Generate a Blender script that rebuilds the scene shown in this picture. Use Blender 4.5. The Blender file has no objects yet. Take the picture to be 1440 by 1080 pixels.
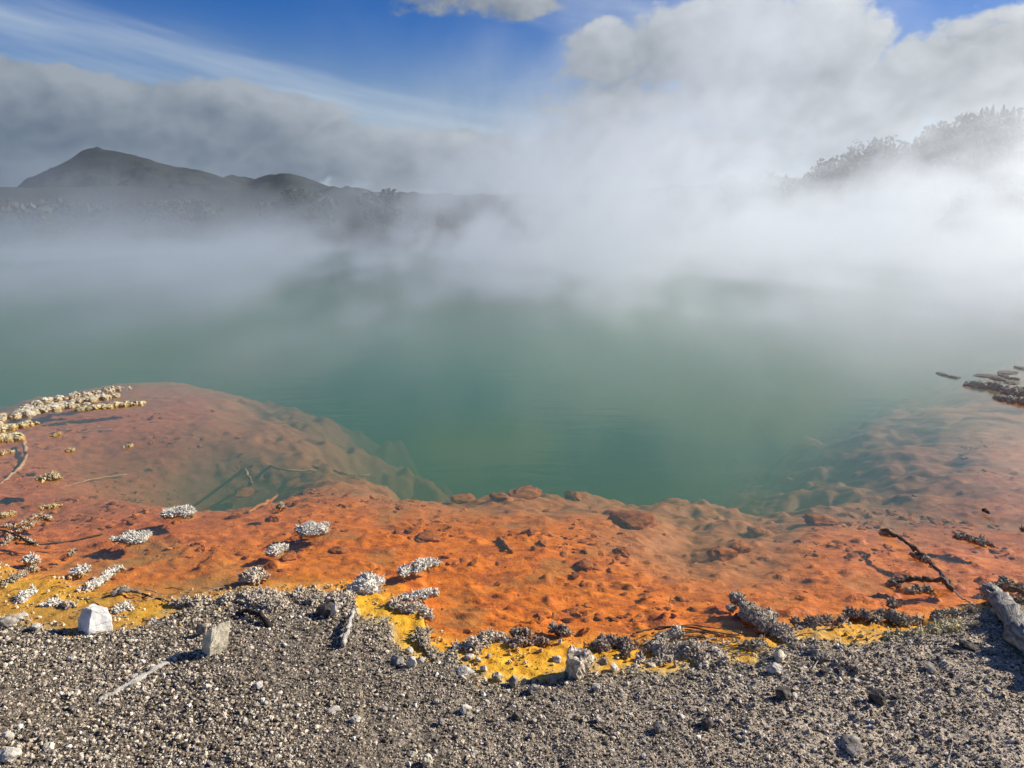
import bpy, bmesh, math, random
import numpy as np
from mathutils import Vector, Matrix, Euler

sc = bpy.context.scene
C = sc.collection
R = math.radians

# ------------------------------------------------------------------ camera
CAM_H, F_PX, PITCH = 1.6, 1082.0, R(11.39)
cam_d = bpy.data.cameras.new('camera')
cam = bpy.data.objects.new('camera', cam_d); C.objects.link(cam)
cam.location = (0, 0, CAM_H)
cam.rotation_euler = (R(90) - PITCH, 0, 0)
cam_d.sensor_fit = 'HORIZONTAL'; cam_d.sensor_width = 36.0
cam_d.lens = 36.0 * F_PX / 1440.0
cam_d.clip_start = 0.05; cam_d.clip_end = 20000
sc.camera = cam

# ------------------------------------------------------------------ render settings
sc.view_settings.view_transform = 'Standard'
sc.view_settings.look = 'None'
sc.view_settings.exposure = 0.6
sc.view_settings.gamma = 1.0
sc.view_settings.use_curve_mapping = False
cy = sc.cycles
sc.render.engine = 'CYCLES'
cy.max_bounces = 6; cy.diffuse_bounces = 2; cy.glossy_bounces = 2
cy.transmission_bounces = 2; cy.volume_bounces = 2; cy.transparent_max_bounces = 12
cy.caustics_reflective = False; cy.caustics_refractive = False
cy.use_denoising = True
try:
    cy.denoiser = 'OPENIMAGEDENOISE'
    cy.denoising_input_passes = 'RGB_ALBEDO_NORMAL'
except Exception:
    pass
cy.use_adaptive_sampling = True; cy.adaptive_threshold = 0.03
cy.time_limit = 600.0
cy.volume_step_rate = 3.0
cy.volume_max_steps = 256
cy.sample_clamp_indirect = 4.0

# ------------------------------------------------------------------ node expression helper
class X:
    """a socket of a node tree with arithmetic"""
    def __init__(s, t, sock): s.t, s.s = t, sock
    def _m(s, op, *a):
        n = s.t.nodes.new('ShaderNodeMath'); n.operation = op
        for i, v in enumerate((s,) + a):
            if isinstance(v, X): s.t.links.new(v.s, n.inputs[i])
            else: n.inputs[i].default_value = v
        return X(s.t, n.outputs[0])
    def __add__(s, o): return s._m('ADD', o)
    def __sub__(s, o): return s._m('SUBTRACT', o)
    def __mul__(s, o): return s._m('MULTIPLY', o)
    def __truediv__(s, o): return s._m('DIVIDE', o)
    __radd__ = __add__; __rmul__ = __mul__
    def __rsub__(s, o): return (s * -1.0) + o
    def f(s, op, *a): return s._m(op, *a)
    def smooth(s, a, b, lo=0.0, hi=1.0):
        n = s.t.nodes.new('ShaderNodeMapRange'); n.interpolation_type = 'SMOOTHSTEP'
        s.t.links.new(s.s, n.inputs[0])
        flip = a > b
        if flip: a, b, lo, hi = b, a, hi, lo
        for i, v in ((1, a), (2, b), (3, lo), (4, hi)): n.inputs[i].default_value = v
        return X(s.t, n.outputs[0])
def xyz(t, v):
    n = t.nodes.new('ShaderNodeSeparateXYZ'); t.links.new(v, n.inputs[0])
    return [X(t, o) for o in n.outputs]
def vec(t, a, b, c):
    n = t.nodes.new('ShaderNodeCombineXYZ')
    for i, v in enumerate((a, b, c)):
        if isinstance(v, X): t.links.new(v.s, n.inputs[i])
        else: n.inputs[i].default_value = v
    return n.outputs[0]
def noise(t, v, scale=1.0, detail=3.0, rough=0.5, dist=0.0, out=0):
    n = t.nodes.new('ShaderNodeTexNoise')
    if v is not None: t.links.new(v, n.inputs['Vector'])
    n.inputs['Scale'].default_value = scale; n.inputs['Detail'].default_value = detail
    n.inputs['Roughness'].default_value = rough; n.inputs['Distortion'].default_value = dist
    return X(t, n.outputs[out])
def mixc(t, f, a, b, blend='MIX'):
    n = t.nodes.new('ShaderNodeMix'); n.data_type = 'RGBA'; n.blend_type = blend
    for sock, v in ((n.inputs[0], f), (n.inputs[6], a), (n.inputs[7], b)):
        if isinstance(v, X): t.links.new(v.s, sock)
        elif isinstance(v, (tuple, list)): sock.default_value = (*v[:3], 1)
        else: sock.default_value = v
    return X(t, n.outputs[2])

# ------------------------------------------------------------------ sun and sky
SUN_EL, SUN_AZ = R(31), R(76)          # azimuth clockwise from the view axis (+y)
sun_vec = Vector((math.sin(SUN_AZ) * math.cos(SUN_EL), math.cos(SUN_AZ) * math.cos(SUN_EL), math.sin(SUN_EL)))
sl = bpy.data.lights.new('sun', 'SUN'); sl.energy = 5.0; sl.angle = R(0.53); sl.color = (1.0, 0.92, 0.80)
sun = bpy.data.objects.new('sun', sl); C.objects.link(sun)
sun.rotation_euler = (-sun_vec).to_track_quat('-Z', 'Y').to_euler()

def px_dir(px, py):
    X_, Y_ = (px - 720) / F_PX, (540 - py) / F_PX
    v = Vector((X_, math.cos(PITCH) + Y_ * math.sin(PITCH), -math.sin(PITCH) + Y_ * math.cos(PITCH)))
    return v.normalized()
def az_el(px, py):
    v = px_dir(px, py)
    return math.degrees(math.atan2(v.x, v.y)), math.degrees(math.asin(v.z))

w = bpy.data.worlds.new('World'); sc.world = w; w.use_nodes = True
t = w.node_tree; t.nodes.clear()
sky = t.nodes.new('ShaderNodeTexSky'); sky.sky_type = 'NISHITA'; sky.sun_disc = False
sky.sun_elevation = SUN_EL; sky.sun_rotation = SUN_AZ; sky.air_density = 1.0; sky.dust_density = 0.15; sky.ozone_density = 2.5
geo = t.nodes.new('ShaderNodeNewGeometry')
tc = t.nodes.new('ShaderNodeTexCoord')
dx, dy, dz = xyz(t, tc.outputs['Generated'])
az = dx.f('ARCTAN2', dy) * 57.29578
el = dz.f('ARCSINE') * 57.29578
# cumulus banks: (centre pixel, half-width deg, half-height deg, weight)
CUMULUS = [
    ((30, 165), 15, 3.1, 1.05), ((270, 178), 11, 3.0, 1.05), ((430, 215), 9, 2.4, .95), ((120, 228), 20, 2.3, 1.0),
    ((850, 72), 3.6, 2.6, .85), ((1060, 62), 9.5, 3.3, 1.0), ((1100, 140), 18, 3.4, .80), ((1390, 95), 7.0, 3.4, 1.0),
    ((690, -14), 8, 2.4, .8), ((620, 240), 15, 3.0, .85), ((960, 225), 16, 4.0, .75)]
def field(oaz, oel, detail):
    a, e = az + oaz, el + oel
    n1 = noise(t, vec(t, a * 0.15, e * 0.21, 3.7), 1.0, detail, 0.55, 0.0)
    billow = (noise(t, vec(t, a * 0.40, e * 0.52, 8.1), 1.0, max(detail - 2, 0), 0.5) - .5).f('ABSOLUTE')
    s = None
    for (p, ha, he, wt) in CUMULUS:
        a0, e0 = az_el(*p)
        qa, qe = (a - a0) * (1.0 / ha), (e - e0) * (1.0 / he)
        q = qa * qa + qe * qe
        g = (1.0 - q * .42).f('MAXIMUM', 0.0) * wt
        s = g if s is None else s.f('MAXIMUM', g)
    # outside the frame the same kind of broken cumulus goes on
    s = s * (1.0 - out) + gen * out
    return s + (n1 - 0.5) * 0.95 + billow * 0.75 - .08
out = az.f('ABSOLUTE').smooth(38, 60).f('MAXIMUM', el.smooth(20, 34))
gen = noise(t, vec(t, az * 0.045, el * 0.07, 1.3), 1.0, 1.0, .5).smooth(.50, .70) * 0.85
f0 = field(0.0, 0.0, 6.0)
f1 = field(1.3, 1.2, 4.0)
dens = f0.smooth(0.49, 0.66)
lit = (f0 - f1) * 1.25 + 0.40
lit = lit - (f0 - 0.75).f('MAXIMUM', 0.0) * 0.55
lit = lit.f('MINIMUM', 1.0).f('MAXIMUM', 0.0)
away = az.smooth(-34, 34)            # clouds nearer the sun glow more
cl = mixc(t, lit, (1.8, 2.3, 2.9), (8.6, 9.1, 9.6))
cl = mixc(t, away, mixc(t, 0.58, cl, (1.3, 2.05, 3.1)), mixc(t, 0.25, cl, (8.8, 9.3, 9.8)))
# thin high cirrus veil, streaked
cv = noise(t, vec(t, az * 0.035 + el * 0.06, el * 0.22 + az * 0.035, 5.0), 1.0, 4.0, .6, 0.0)
cirrus = cv.smooth(.46, .80) * (0.6 - out * .35)
a0, e0 = az_el(330, 120)
band = (((el - e0 + (az - a0) * 0.17) * (1 / 2.6)).f('POWER', 2.0) * -1.0).f('EXPONENT')
cirrus = (cirrus + band * 0.24 * cv.smooth(.35, .65)).f('MINIMUM', .9)
hs = t.nodes.new('ShaderNodeHueSaturation'); hs.inputs['Hue'].default_value = .523; hs.inputs['Saturation'].default_value = 1.5; hs.inputs['Value'].default_value = 1.3
t.links.new(sky.outputs[0], hs.inputs['Color'])
air = mixc(t, el.smooth(2, 15), mixc(t, .55, X(t, sky.outputs[0]), (5.2, 6.4, 7.8)), X(t, hs.outputs[0]))      # pale moist air low down
base = mixc(t, cirrus, air, (6.8, 8.0, 9.2))
full = mixc(t, dens, base, cl)
bg = t.nodes.new('ShaderNodeBackground'); bg.inputs['Strength'].default_value = 0.05
t.links.new(full.s, bg.inputs['Color'])
ow = t.nodes.new('ShaderNodeOutputWorld'); t.links.new(bg.outputs[0], ow.inputs['Surface'])
w.cycles.sampling_method = 'MANUAL'; w.cycles.sample_map_resolution = 512

# ------------------------------------------------------------------ numeric noise and helpers
rng = np.random.default_rng(7)
random.seed(7)
_H = np.random.default_rng(99).random((256, 256)).astype(np.float64)
def vnoise(x, y):
    xi, yi = np.floor(x).astype(int), np.floor(y).astype(int)
    fx, fy = x - xi, y - yi
    fx, fy = fx * fx * (3 - 2 * fx), fy * fy * (3 - 2 * fy)
    a = _H[xi % 256, yi % 256]; b = _H[(xi + 1) % 256, yi % 256]
    c = _H[xi % 256, (yi + 1) % 256]; d = _H[(xi + 1) % 256, (yi + 1) % 256]
    return (a * (1 - fx) + b * fx) * (1 - fy) + (c * (1 - fx) + d * fx) * fy - 0.5
def fbm(x, y, oct=4, rough=0.5):
    s, amp = 0, 1.0
    for k in range(oct):
        s = s + amp * vnoise(x + 17.3 * k, y - 9.1 * k); x, y = x * 2.03, y * 2.03; amp *= rough
    return s
def sstep(a, b, x):
    q = np.clip((x - a) / (b - a), 0, 1); return q * q * (3 - 2 * q)
_H3 = np.random.default_rng(5).random((64, 64, 64))
def vnoise3(p):
    i = np.floor(p).astype(int); f = p - i; f = f * f * (3 - 2 * f)
    o = 0
    for dx_ in (0, 1):
        for dy_ in (0, 1):
            for dz_ in (0, 1):
                wgt = (f[:, 0] if dx_ else 1 - f[:, 0]) * (f[:, 1] if dy_ else 1 - f[:, 1]) * (f[:, 2] if dz_ else 1 - f[:, 2])
                o = o + wgt * _H3[(i[:, 0] + dx_) % 64, (i[:, 1] + dy_) % 64, (i[:, 2] + dz_) % 64]
    return o - 0.5
def fbm3(p, oct=3, rough=.5):
    s, amp = 0, 1.0
    for k in range(oct):
        s = s + amp * vnoise3(p + 11.7 * k); p = p * 2.03; amp *= rough
    return s

def P(px, py, z=0.0):
    v = px_dir(px, py); k = (z - CAM_H) / v.z
    return np.array([v.x * k, v.y * k, z])
def scale_at(p):            # metres per photo pixel at a place
    d = p[1] * math.cos(PITCH) - (p[2] - CAM_H) * math.sin(PITCH)
    return d / F_PX

def new_mesh(name, V, F, mat=None, smooth=False):
    me = bpy.data.meshes.new(name)
    V = np.asarray(V, dtype=np.float32); F = np.asarray(F, dtype=np.int32)
    n = F.shape[1]
    me.vertices.add(len(V)); me.vertices.foreach_set('co', V.ravel())
    me.loops.add(F.size); me.loops.foreach_set('vertex_index', F.ravel())
    me.polygons.add(len(F)); me.polygons.foreach_set('loop_start', np.arange(0, F.size, n, dtype=np.int32))
    me.polygons.foreach_set('loop_total', np.full(len(F), n, dtype=np.int32))
    me.polygons.foreach_set('use_smooth', np.full(len(F), smooth, dtype=bool))
    if mat: me.materials.append(mat)
    me.update(calc_edges=True)
    return me
def obj(name, me, parent=None, loc=None):
    o = bpy.data.objects.new(name, me); C.objects.link(o)
    if parent is not None: o.parent = parent
    if loc is not None: o.location = loc
    return o
def tag(o, label, cat, group=None):
    o['label'] = label; o['category'] = cat
    if group: o['group'] = group
    return o
def attr(me, name, arr):
    a = me.attributes.new(name, 'FLOAT', 'POINT'); a.data.foreach_set('value', np.asarray(arr, dtype=np.float32))

# ------------------------------------------------------------------ materials
def material(name):
    m = bpy.data.materials.new(name); m.use_nodes = True
    t = m.node_tree; t.nodes.clear()
    o = t.nodes.new('ShaderNodeOutputMaterial')
    return m, t, o
def bsdf(t, o, color, rough=0.8, spec=0.3, normal=None):
    b = t.nodes.new('ShaderNodeBsdfPrincipled')
    for k, v in (('Base Color', color), ('Roughness', rough), ('Specular IOR Level', spec)):
        s = b.inputs[k]
        if isinstance(v, X): t.links.new(v.s, s)
        elif isinstance(v, tuple): s.default_value = (*v, 1)
        else: s.default_value = v
    if normal is not None: t.links.new(normal, b.inputs['Normal'])
    t.links.new(b.outputs[0], o.inputs['Surface'])
    return b
def bump(t, h, strength=0.5, dist=0.01):
    n = t.nodes.new('ShaderNodeBump'); n.inputs['Strength'].default_value = strength; n.inputs['Distance'].default_value = dist
    t.links.new(h.s, n.inputs['Height']); return n.outputs[0]
def tcobj(t):
    return t.nodes.new('ShaderNodeTexCoord').outputs['Object']
def getattr_(t, name):
    n = t.nodes.new('ShaderNodeAttribute'); n.attribute_name = name; return X(t, n.outputs['Fac'])
def objrand(t):
    return X(t, t.nodes.new('ShaderNodeObjectInfo').outputs['Random'])
def position(t):
    return t.nodes.new('ShaderNodeNewGeometry').outputs['Position']

def mat_mineral(name, light, dark, stain=None, scale=60.0, low_stain=0.0):
    m, t, o = material(name)
    p = position(t)
    n = noise(t, p, scale, 4, .6)
    c = mixc(t, n.smooth(.32, .68), dark, light)
    if stain is not None:
        z = xyz(t, p)[2]
        s = z.smooth(low_stain, 0.0) * noise(t, p, scale * .3, 2).smooth(.25, .55)
        c = mixc(t, s, c, stain)
    b = bump(t, noise(t, p, scale * 4, 3, .6), .6, .004)
    bsdf(t, o, c, .9, .2, b); return m

M_white = mat_mineral('white_sinter', (.82, .78, .69), (.44, .41, .34), (.42, .27, .10), 55, .012)
M_grey = mat_mineral('grey_sinter', (.72, .62, .48), (.22, .18, .13), (.40, .20, .05), 70, .010)
M_tan = mat_mineral('tan_sinter', (.54, .47, .34), (.20, .155, .10), (.38, .16, .05), 60, .012)
M_brown = mat_mineral('brown_crust', (.44, .36, .28), (.15, .11, .08), (.30, .11, .03), 60, .012)
M_yellow = mat_mineral('sulphur_sinter', (.62, .55, .34), (.34, .28, .14), (.45, .25, .06), 40, .015)
M_cream = mat_mineral('cream_stone', (.76, .69, .52), (.42, .37, .27), None, 30)
M_whitestone = mat_mineral('white_stone', (.78, .77, .73), (.52, .515, .49), None, 12)
M_greystone = mat_mineral('grey_stone', (.36, .32, .27), (.14, .125, .105), None, 45)
M_darkstone = mat_mineral('dark_stone', (.14, .12, .10), (.04, .035, .03), None, 60)
M_palestone = mat_mineral('pale_stone', (.64, .59, .50), (.34, .31, .26), None, 50)
M_plate = mat_mineral('plate_stone', (.20, .18, .13), (.07, .065, .06), None, 25)
M_orangestone = mat_mineral('orange_stone', (.42, .13, .025), (.22, .07, .02), None, 28)
M_orangewood = mat_mineral('orange_wood', (.46, .20, .06), (.26, .10, .03), None, 40)

def mat_wood(name, light, dark, along=1.0):
    m, t, o = material(name)
    g = getattr_(t, 'around'); l = getattr_(t, 'along')
    v = vec(t, g * 9.0, l * 2.2, 0.0)
    n = noise(t, v, 1.0, 5, .65, .3)
    n2 = noise(t, position(t), 40, 3)
    c = mixc(t, (n * .75 + n2 * .25).smooth(.35, .65), dark, light)
    b = bump(t, n, .9, .012)
    bsdf(t, o, c, .85, .2, b); return m
M_drift = mat_wood('weathered_wood', (.44, .42, .37), (.10, .09, .08))
M_palewood = mat_wood('bleached_wood', (.66, .63, .56), (.34, .31, .27))
M_darkwood = mat_wood('dark_wood', (.09, .07, .06), (.02, .018, .016))
M_brownwood = mat_wood('brown_twig', (.24, .17, .11), (.09, .06, .04))
M_drownwood = mat_mineral('drowned_wood', (.58, .36, .18), (.40, .22, .10), None, 40)

# ------------------------------------------------------------------ shore lines (photo pixels -> polar about the foot of the camera)
G_LINE = [(-400, 850), (-150, 862), (0, 872), (60, 884), (110, 894), (150, 894), (200, 886), (255, 872), (290, 858), (315, 845), (350, 838), (420, 836), (470, 838), (500, 850), (505, 880),
          (545, 890), (568, 915), (590, 942), (640, 936), (680, 955), (720, 968), (760, 960), (800, 942), (840, 946), (880, 962), (950, 946), (1010, 940), (1070, 932), (1100, 918),
          (1140, 908), (1200, 912), (1260, 908), (1300, 892), (1350, 880), (1390, 862), (1440, 850), (1600, 842), (1900, 830)]
W_LINE = [(-400, 790), (-150, 800), (0, 798), (60, 812), (130, 830), (200, 842), (250, 844), (300, 836), (340, 826), (420, 832), (470, 832), (520, 830), (560, 838), (595, 862), (600, 895), (640, 910),
          (700, 905), (780, 905), (850, 912), (920, 912), (990, 908), (1050, 898), (1120, 885), (1180, 880), (1250, 882), (1320, 872), (1380, 852), (1440, 836), (1600, 826), (1900, 810)]
E_LINE = [(-400, 640), (-150, 605), (0, 570), (100, 540), (200, 523), (240, 530), (268, 548), (284, 590), (312, 634), (345, 655), (395, 668), (470, 682), (560, 694), (640, 690), (730, 688), (800, 690), (850, 700), (890, 722),
          (925, 752), (955, 776), (1000, 768), (1060, 742), (1150, 706), (1240, 684), (1320, 652), (1375, 612), (1410, 572), (1450, 522), (1600, 470), (1900, 430)]
def polar(line):
    pts = [P(*q) for q in line]
    th = np.array([math.atan2(p[0], p[1]) for p in pts]); r = np.array([math.hypot(p[0], p[1]) for p in pts])
    o = np.argsort(th); return th[o], r[o]
GT, WT, ET = polar(G_LINE), polar(W_LINE), polar(E_LINE)
EP = np.array([P(*q)[:2] for q in E_LINE])
def brink(x, y, r, th):
    d = np.full(x.shape, 1e9)
    for a, b in zip(EP[:-1], EP[1:]):
        ab = b - a; k = np.clip(((x - a[0]) * ab[0] + (y - a[1]) * ab[1]) / (ab @ ab), 0, 1)
        d = np.minimum(d, (x - a[0] - k * ab[0]) ** 2 + (y - a[1] - k * ab[1]) ** 2)
    return np.sqrt(d) * np.where(r > np.interp(th, *ET), 1.0, -1.0)
def dists(x, y):
    th, r = np.arctan2(x, y), np.hypot(x, y)
    wob = fbm(x * 9, y * 9, 5, .62) * .13
    return (r - np.interp(th, *GT) + wob, r - np.interp(th, *WT) + wob * .8, brink(x, y, r, th) + fbm(x * 1.5, y * 1.5, 5, .55) * .55)
HOLES = [(P(225, 622), .60, .20), (P(130, 605), .50, .12), (P(300, 618), .6, .28), (P(330, 645), .45, .16), (P(20, 700), .35, .05), (P(1330, 690), .7, .06)]
def terrain_z(x, y):
    x, y = np.asarray(x, float), np.asarray(y, float)
    dG, dW, dE = dists(x, y)
    n1, n2 = fbm(x * 3, y * 3, 4), fbm(x * 22 + 5, y * 22, 3)
    land = 0.016 + .055 * np.clip(-dG, 0, 3) + n1 * .016 + n2 * (.006 + .010 * sstep(-.3, 1.2, x)) + fbm(x * 38 + y * 14, y * 60, 2) * .006
    band = .008 + n2 * .010 + fbm(x * 45, y * 45, 2) * .006
    lump = np.clip(fbm(x * 6 + 3, y * 9, 3) - .20, 0, 1) * .05 + np.clip(fbm(x * 11, y * 26 + 8, 4, .6) - .22, 0, 1) * .045 + fbm(x * 40, y * 40, 2) * .004
    shelf = -(.022 + .05 * sstep(0, .7, dW) + .05 * sstep(.6, 2.2, dW) + n1 * .018) + lump * .9 * sstep(.02, .3, dW)
    shelf = np.minimum(shelf, -.006)
    for c, rad, dep in HOLES:
        shelf = shelf - dep * np.exp(-((x - c[0]) ** 2 + (y - c[1]) ** 2) / rad ** 2)
    soft = .30
    drop = soft * np.log1p(np.exp(np.clip(dE / soft, -30, 30)))
    drop = drop * (1 + .25 * fbm(x * 1.3 + 4, y * 1.3, 2)); shelf = shelf - np.clip(drop * .13 + drop ** 2 * .18, 0, 4.5) * (1 + .22 * n1)
    k1 = sstep(-.04, .05, dG); k2 = sstep(-.05, .09, dW)
    z = land * (1 - k1) + band * k1
    return z * (1 - k2) + shelf * k2
def gz(x, y): return float(terrain_z(np.array([x]), np.array([y]))[0])
def G(px, py):               # point on the dry ground or the water under a photo pixel
    z = 0.0
    for _ in range(4):
        p = P(px, py, z); z = max(gz(p[0], p[1]), 0.0)
    return P(px, py, z)
def B(px, py):               # point on the lake bed
    z = -.05
    for _ in range(5):
        p = P(px, py, z); z = max(gz(p[0], p[1]), -1.2)
    return P(px, py, z)

# ------------------------------------------------------------------ ground: gravel shore and orange lake bed
rr = [0.8]
while rr[-1] < 11.5: rr.append(rr[-1] * (1.0036 if rr[-1] > 1.9 else 1.01))
while rr[-1] < 95: rr.append(rr[-1] * 1.05)
rr = np.array(rr); th = np.linspace(-R(62), R(62), 620)
TT, RR = np.meshgrid(th, rr)
gx, gy = (RR * np.sin(TT)).ravel(), (RR * np.cos(TT)).ravel()
zz = terrain_z(gx, gy)
dG, dW, dE = dists(gx, gy)
nr, nt = len(rr), len(th)
idx = np.arange(nr * nt).reshape(nr, nt)
quads = np.stack([idx[:-1, :-1], idx[1:, :-1], idx[1:, 1:], idx[:-1, 1:]], -1).reshape(-1, 4)[:, ::-1]
fd = dG[quads].mean(1)
def sub_mesh(name, mask, mat):
    q = quads[mask]; u, inv = np.unique(q, return_inverse=True)
    me = new_mesh(name, np.stack([gx[u], gy[u], zz[u]], -1), inv.reshape(-1, 4), mat, True)
    for nm, a in (('dG', dG), ('dW', dW), ('dE', dE)): attr(me, nm, a[u])
    return me

# gravel shore material
M_shore, t, o = material('gravel_shore')
p = position(t)
px_, py_, pz_ = xyz(t, p)
n1 = noise(t, p, 3.0, 4, .6); n2 = noise(t, p, 70, 3, .6); n3 = noise(t, p, 220, 2, .6)
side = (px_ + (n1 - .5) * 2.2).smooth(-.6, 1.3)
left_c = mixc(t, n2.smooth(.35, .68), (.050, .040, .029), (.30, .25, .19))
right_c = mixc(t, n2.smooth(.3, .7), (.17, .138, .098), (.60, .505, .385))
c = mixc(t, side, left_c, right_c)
c = mixc(t, n1.smooth(.60, .74) * .55, c, (.30, .24, .16))
c = mixc(t, getattr_(t, 'dG').smooth(-.16, -.01) * n2.smooth(.3, .6) * .6, c, (.24, .20, .11))
h = n2 * .7 + n3 * .3
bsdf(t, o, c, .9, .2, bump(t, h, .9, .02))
# lake bed material: algae yellow, then orange, then red-brown
M_bed, t, o = material('orange_lake_bed')
p = position(t); px_, py_, pz_ = xyz(t, p)
n1 = noise(t, p, 2.2, 4, .6); n2 = noise(t, p, 16, 4, .6); n3 = noise(t, p, 80, 3, .6)
aW, aG, aE = getattr_(t, 'dW'), getattr_(t, 'dG'), getattr_(t, 'dE')
yel = mixc(t, n2.smooth(.35, .65), (.62, .29, .012), (.80, .46, .035))
yel = mixc(t, n3.smooth(.56, .68) * .4, yel, (.40, .17, .02))
yel = mixc(t, aG.smooth(.12, -.02), yel, (.42, .35, .17))
org = mixc(t, n2.smooth(.30, .68), (.50, .118, .001), (.80, .205, .002))
org = mixc(t, n1.smooth(.50, .68) * .55, org, (.54, .17, .012))
org = mixc(t, n3.smooth(.56, .70) * .55, org, (.17, .04, .008))
nr_ = noise(t, vec(t, px_ * 5.0, py_ * 9.0, 0.0), 1.0, 5, .65, .6)
org = mixc(t, nr_.smooth(.50, .64) * .75, org, (.30, .060, .003))
org = mixc(t, noise(t, vec(t, px_ * 22.0, py_ * 40.0, 1.0), 1.0, 3, .6, .4).smooth(.60, .68) * .7, org, (.13, .03, .006))
org = mixc(t, n1.smooth(.56, .40) * n2.smooth(.5, .65) * .6, org, (.74, .24, .008))
k = (aW + (n2 - .5) * .20 + (n1 - .5) * .12).smooth(-.18, .26)
c = mixc(t, k, yel, org)
red = px_.smooth(-.2, -2.6) * .8 + px_.smooth(.9, 2.4) * .55
c = mixc(t, (red * py_.smooth(3.0, 4.6)).f('MINIMUM', .85), c, mixc(t, n2.smooth(.3, .7), (.32, .10, .04), (.52, .17, .065)))
olive = py_.smooth(4.1, 3.3) * px_.smooth(-.5, -1.5) * (n1.smooth(.4, .6) * .6 + .4) + n1.smooth(.56, .66) * .5
c = mixc(t, olive.f('MINIMUM', 1.0) * .8, c, (.32, .17, .04))
c = mixc(t, aE.smooth(-.5, .2) * .55, c, (.34, .17, .07))
bsdf(t, o, c, .62, .3, bump(t, n2 * .35 + n3 * .4 + nr_ * .3, .65, .02))

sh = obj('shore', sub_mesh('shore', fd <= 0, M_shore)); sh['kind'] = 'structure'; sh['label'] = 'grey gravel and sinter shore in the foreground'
lb = obj('lake_bed', sub_mesh('lake_bed', fd > 0, M_bed)); lb['kind'] = 'structure'; lb['label'] = 'orange mineral terrace under shallow clear water'
# the land round and behind the viewpoint
ang = np.linspace(R(62), R(298), 60); rad = np.array([0.02, .8, 2, 5, 12, 30, 95.])
A_, Q_ = np.meshgrid(ang, rad)
ax_, ay_ = (Q_ * np.sin(A_)).ravel(), (Q_ * np.cos(A_)).ravel()
az_ = .10 + .03 * np.clip(-ay_, 0, 20) + fbm(ax_ * .8, ay_ * .8, 3) * .05
i2 = np.arange(A_.size).reshape(A_.shape)
q2 = np.stack([i2[:-1, :-1], i2[1:, :-1], i2[1:, 1:], i2[:-1, 1:]], -1).reshape(-1, 4)[:, ::-1]
me = new_mesh('ground', np.stack([ax_, ay_, az_], -1), q2, M_shore, True)
for nm in ('dG',): attr(me, nm, np.full(A_.size, -2.0))
gr = obj('ground', me); gr['kind'] = 'structure'

# ------------------------------------------------------------------ water
M_water, t, o = material('lake_water')
p = position(t); px_, py_, pz_ = xyz(t, p)
rip = noise(t, vec(t, px_ * 2.0 + py_ * .5, py_ * 6.0, 0.0), 1.0, 4, .55, .4)
rip2 = noise(t, vec(t, px_ * 9.0, py_ * 24.0, 0.0), 1.0, 3, .5)
calm = noise(t, vec(t, px_ * .35, py_ * .5, 2.0), 1.0, 3, .5).smooth(.35, .65)
nb = bump(t, (rip * .8 + rip2 * .2) * (calm * .8 + .2), .10, .05)
dp = t.nodes.new('ShaderNodeVectorMath'); dp.operation = 'DOT_PRODUCT'
t.links.new(nb, dp.inputs[0]); t.links.new(t.nodes.new('ShaderNodeNewGeometry').outputs['Incoming'], dp.inputs[1])
sch = (1.0 - X(t, dp.outputs['Value']).f('ABSOLUTE')).f('MAXIMUM', 0.0).f('POWER', 5.0) * .70 + .014     # Schlick-like reflectance of a softly disturbed surface, the same from both sides
gl = t.nodes.new('ShaderNodeBsdfGlossy'); gl.inputs['Roughness'].default_value = .06; t.links.new(nb, gl.inputs['Normal'])
tr = t.nodes.new('ShaderNodeBsdfTransparent')
mx = t.nodes.new('ShaderNodeMixShader')
t.links.new(sch.s, mx.inputs[0]); t.links.new(tr.outputs[0], mx.inputs[1]); t.links.new(gl.outputs[0], mx.inputs[2])
t.links.new(mx.outputs[0], o.inputs['Surface'])
pv = t.nodes.new('ShaderNodeVolumePrincipled')
pv.inputs['Color'].default_value = (.145, .33, .205, 1)
pv.inputs['Density'].default_value = 0.52
pv.inputs['Anisotropy'].default_value = 0.0
t.links.new(pv.outputs[0], o.inputs['Volume'])
x0, x1, y0, y1 = -80, 80, 1.0, 72
V = [(x0, y0, 0), (x1, y0, 0), (x1, y1, 0), (x0, y1, 0), (x0, y0, -7), (x1, y0, -7), (x1, y1, -7), (x0, y1, -7)]
F = [(0, 1, 2, 3), (7, 6, 5, 4), (0, 4, 5, 1), (1, 5, 6, 2), (2, 6, 7, 3), (3, 7, 4, 0)]
wa = obj('water', new_mesh('water', V, F, M_water)); wa['kind'] = 'structure'; wa['label'] = 'teal hot spring water of the steaming pool'

# ------------------------------------------------------------------ far shore, hills
def mat_land(name, a, b, scale):
    m, t, o = material(name)
    p = position(t)
    c = mixc(t, noise(t, p, scale, 5, .6).smooth(.35, .65), a, b)
    bsdf(t, o, c, .95, .1, bump(t, noise(t, p, scale * 6, 4), 1.0, 1.0)); return m
M_far = mat_land('far_bank', (.040, .036, .028), (.018, .024, .018), .25)
M_hill = mat_land('bush_clad_hill', (.016, .022, .020), (.034, .040, .034), .03)
M_hill2 = mat_land('scrub_hill', (.035, .042, .032), (.07, .068, .052), .05)
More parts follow.
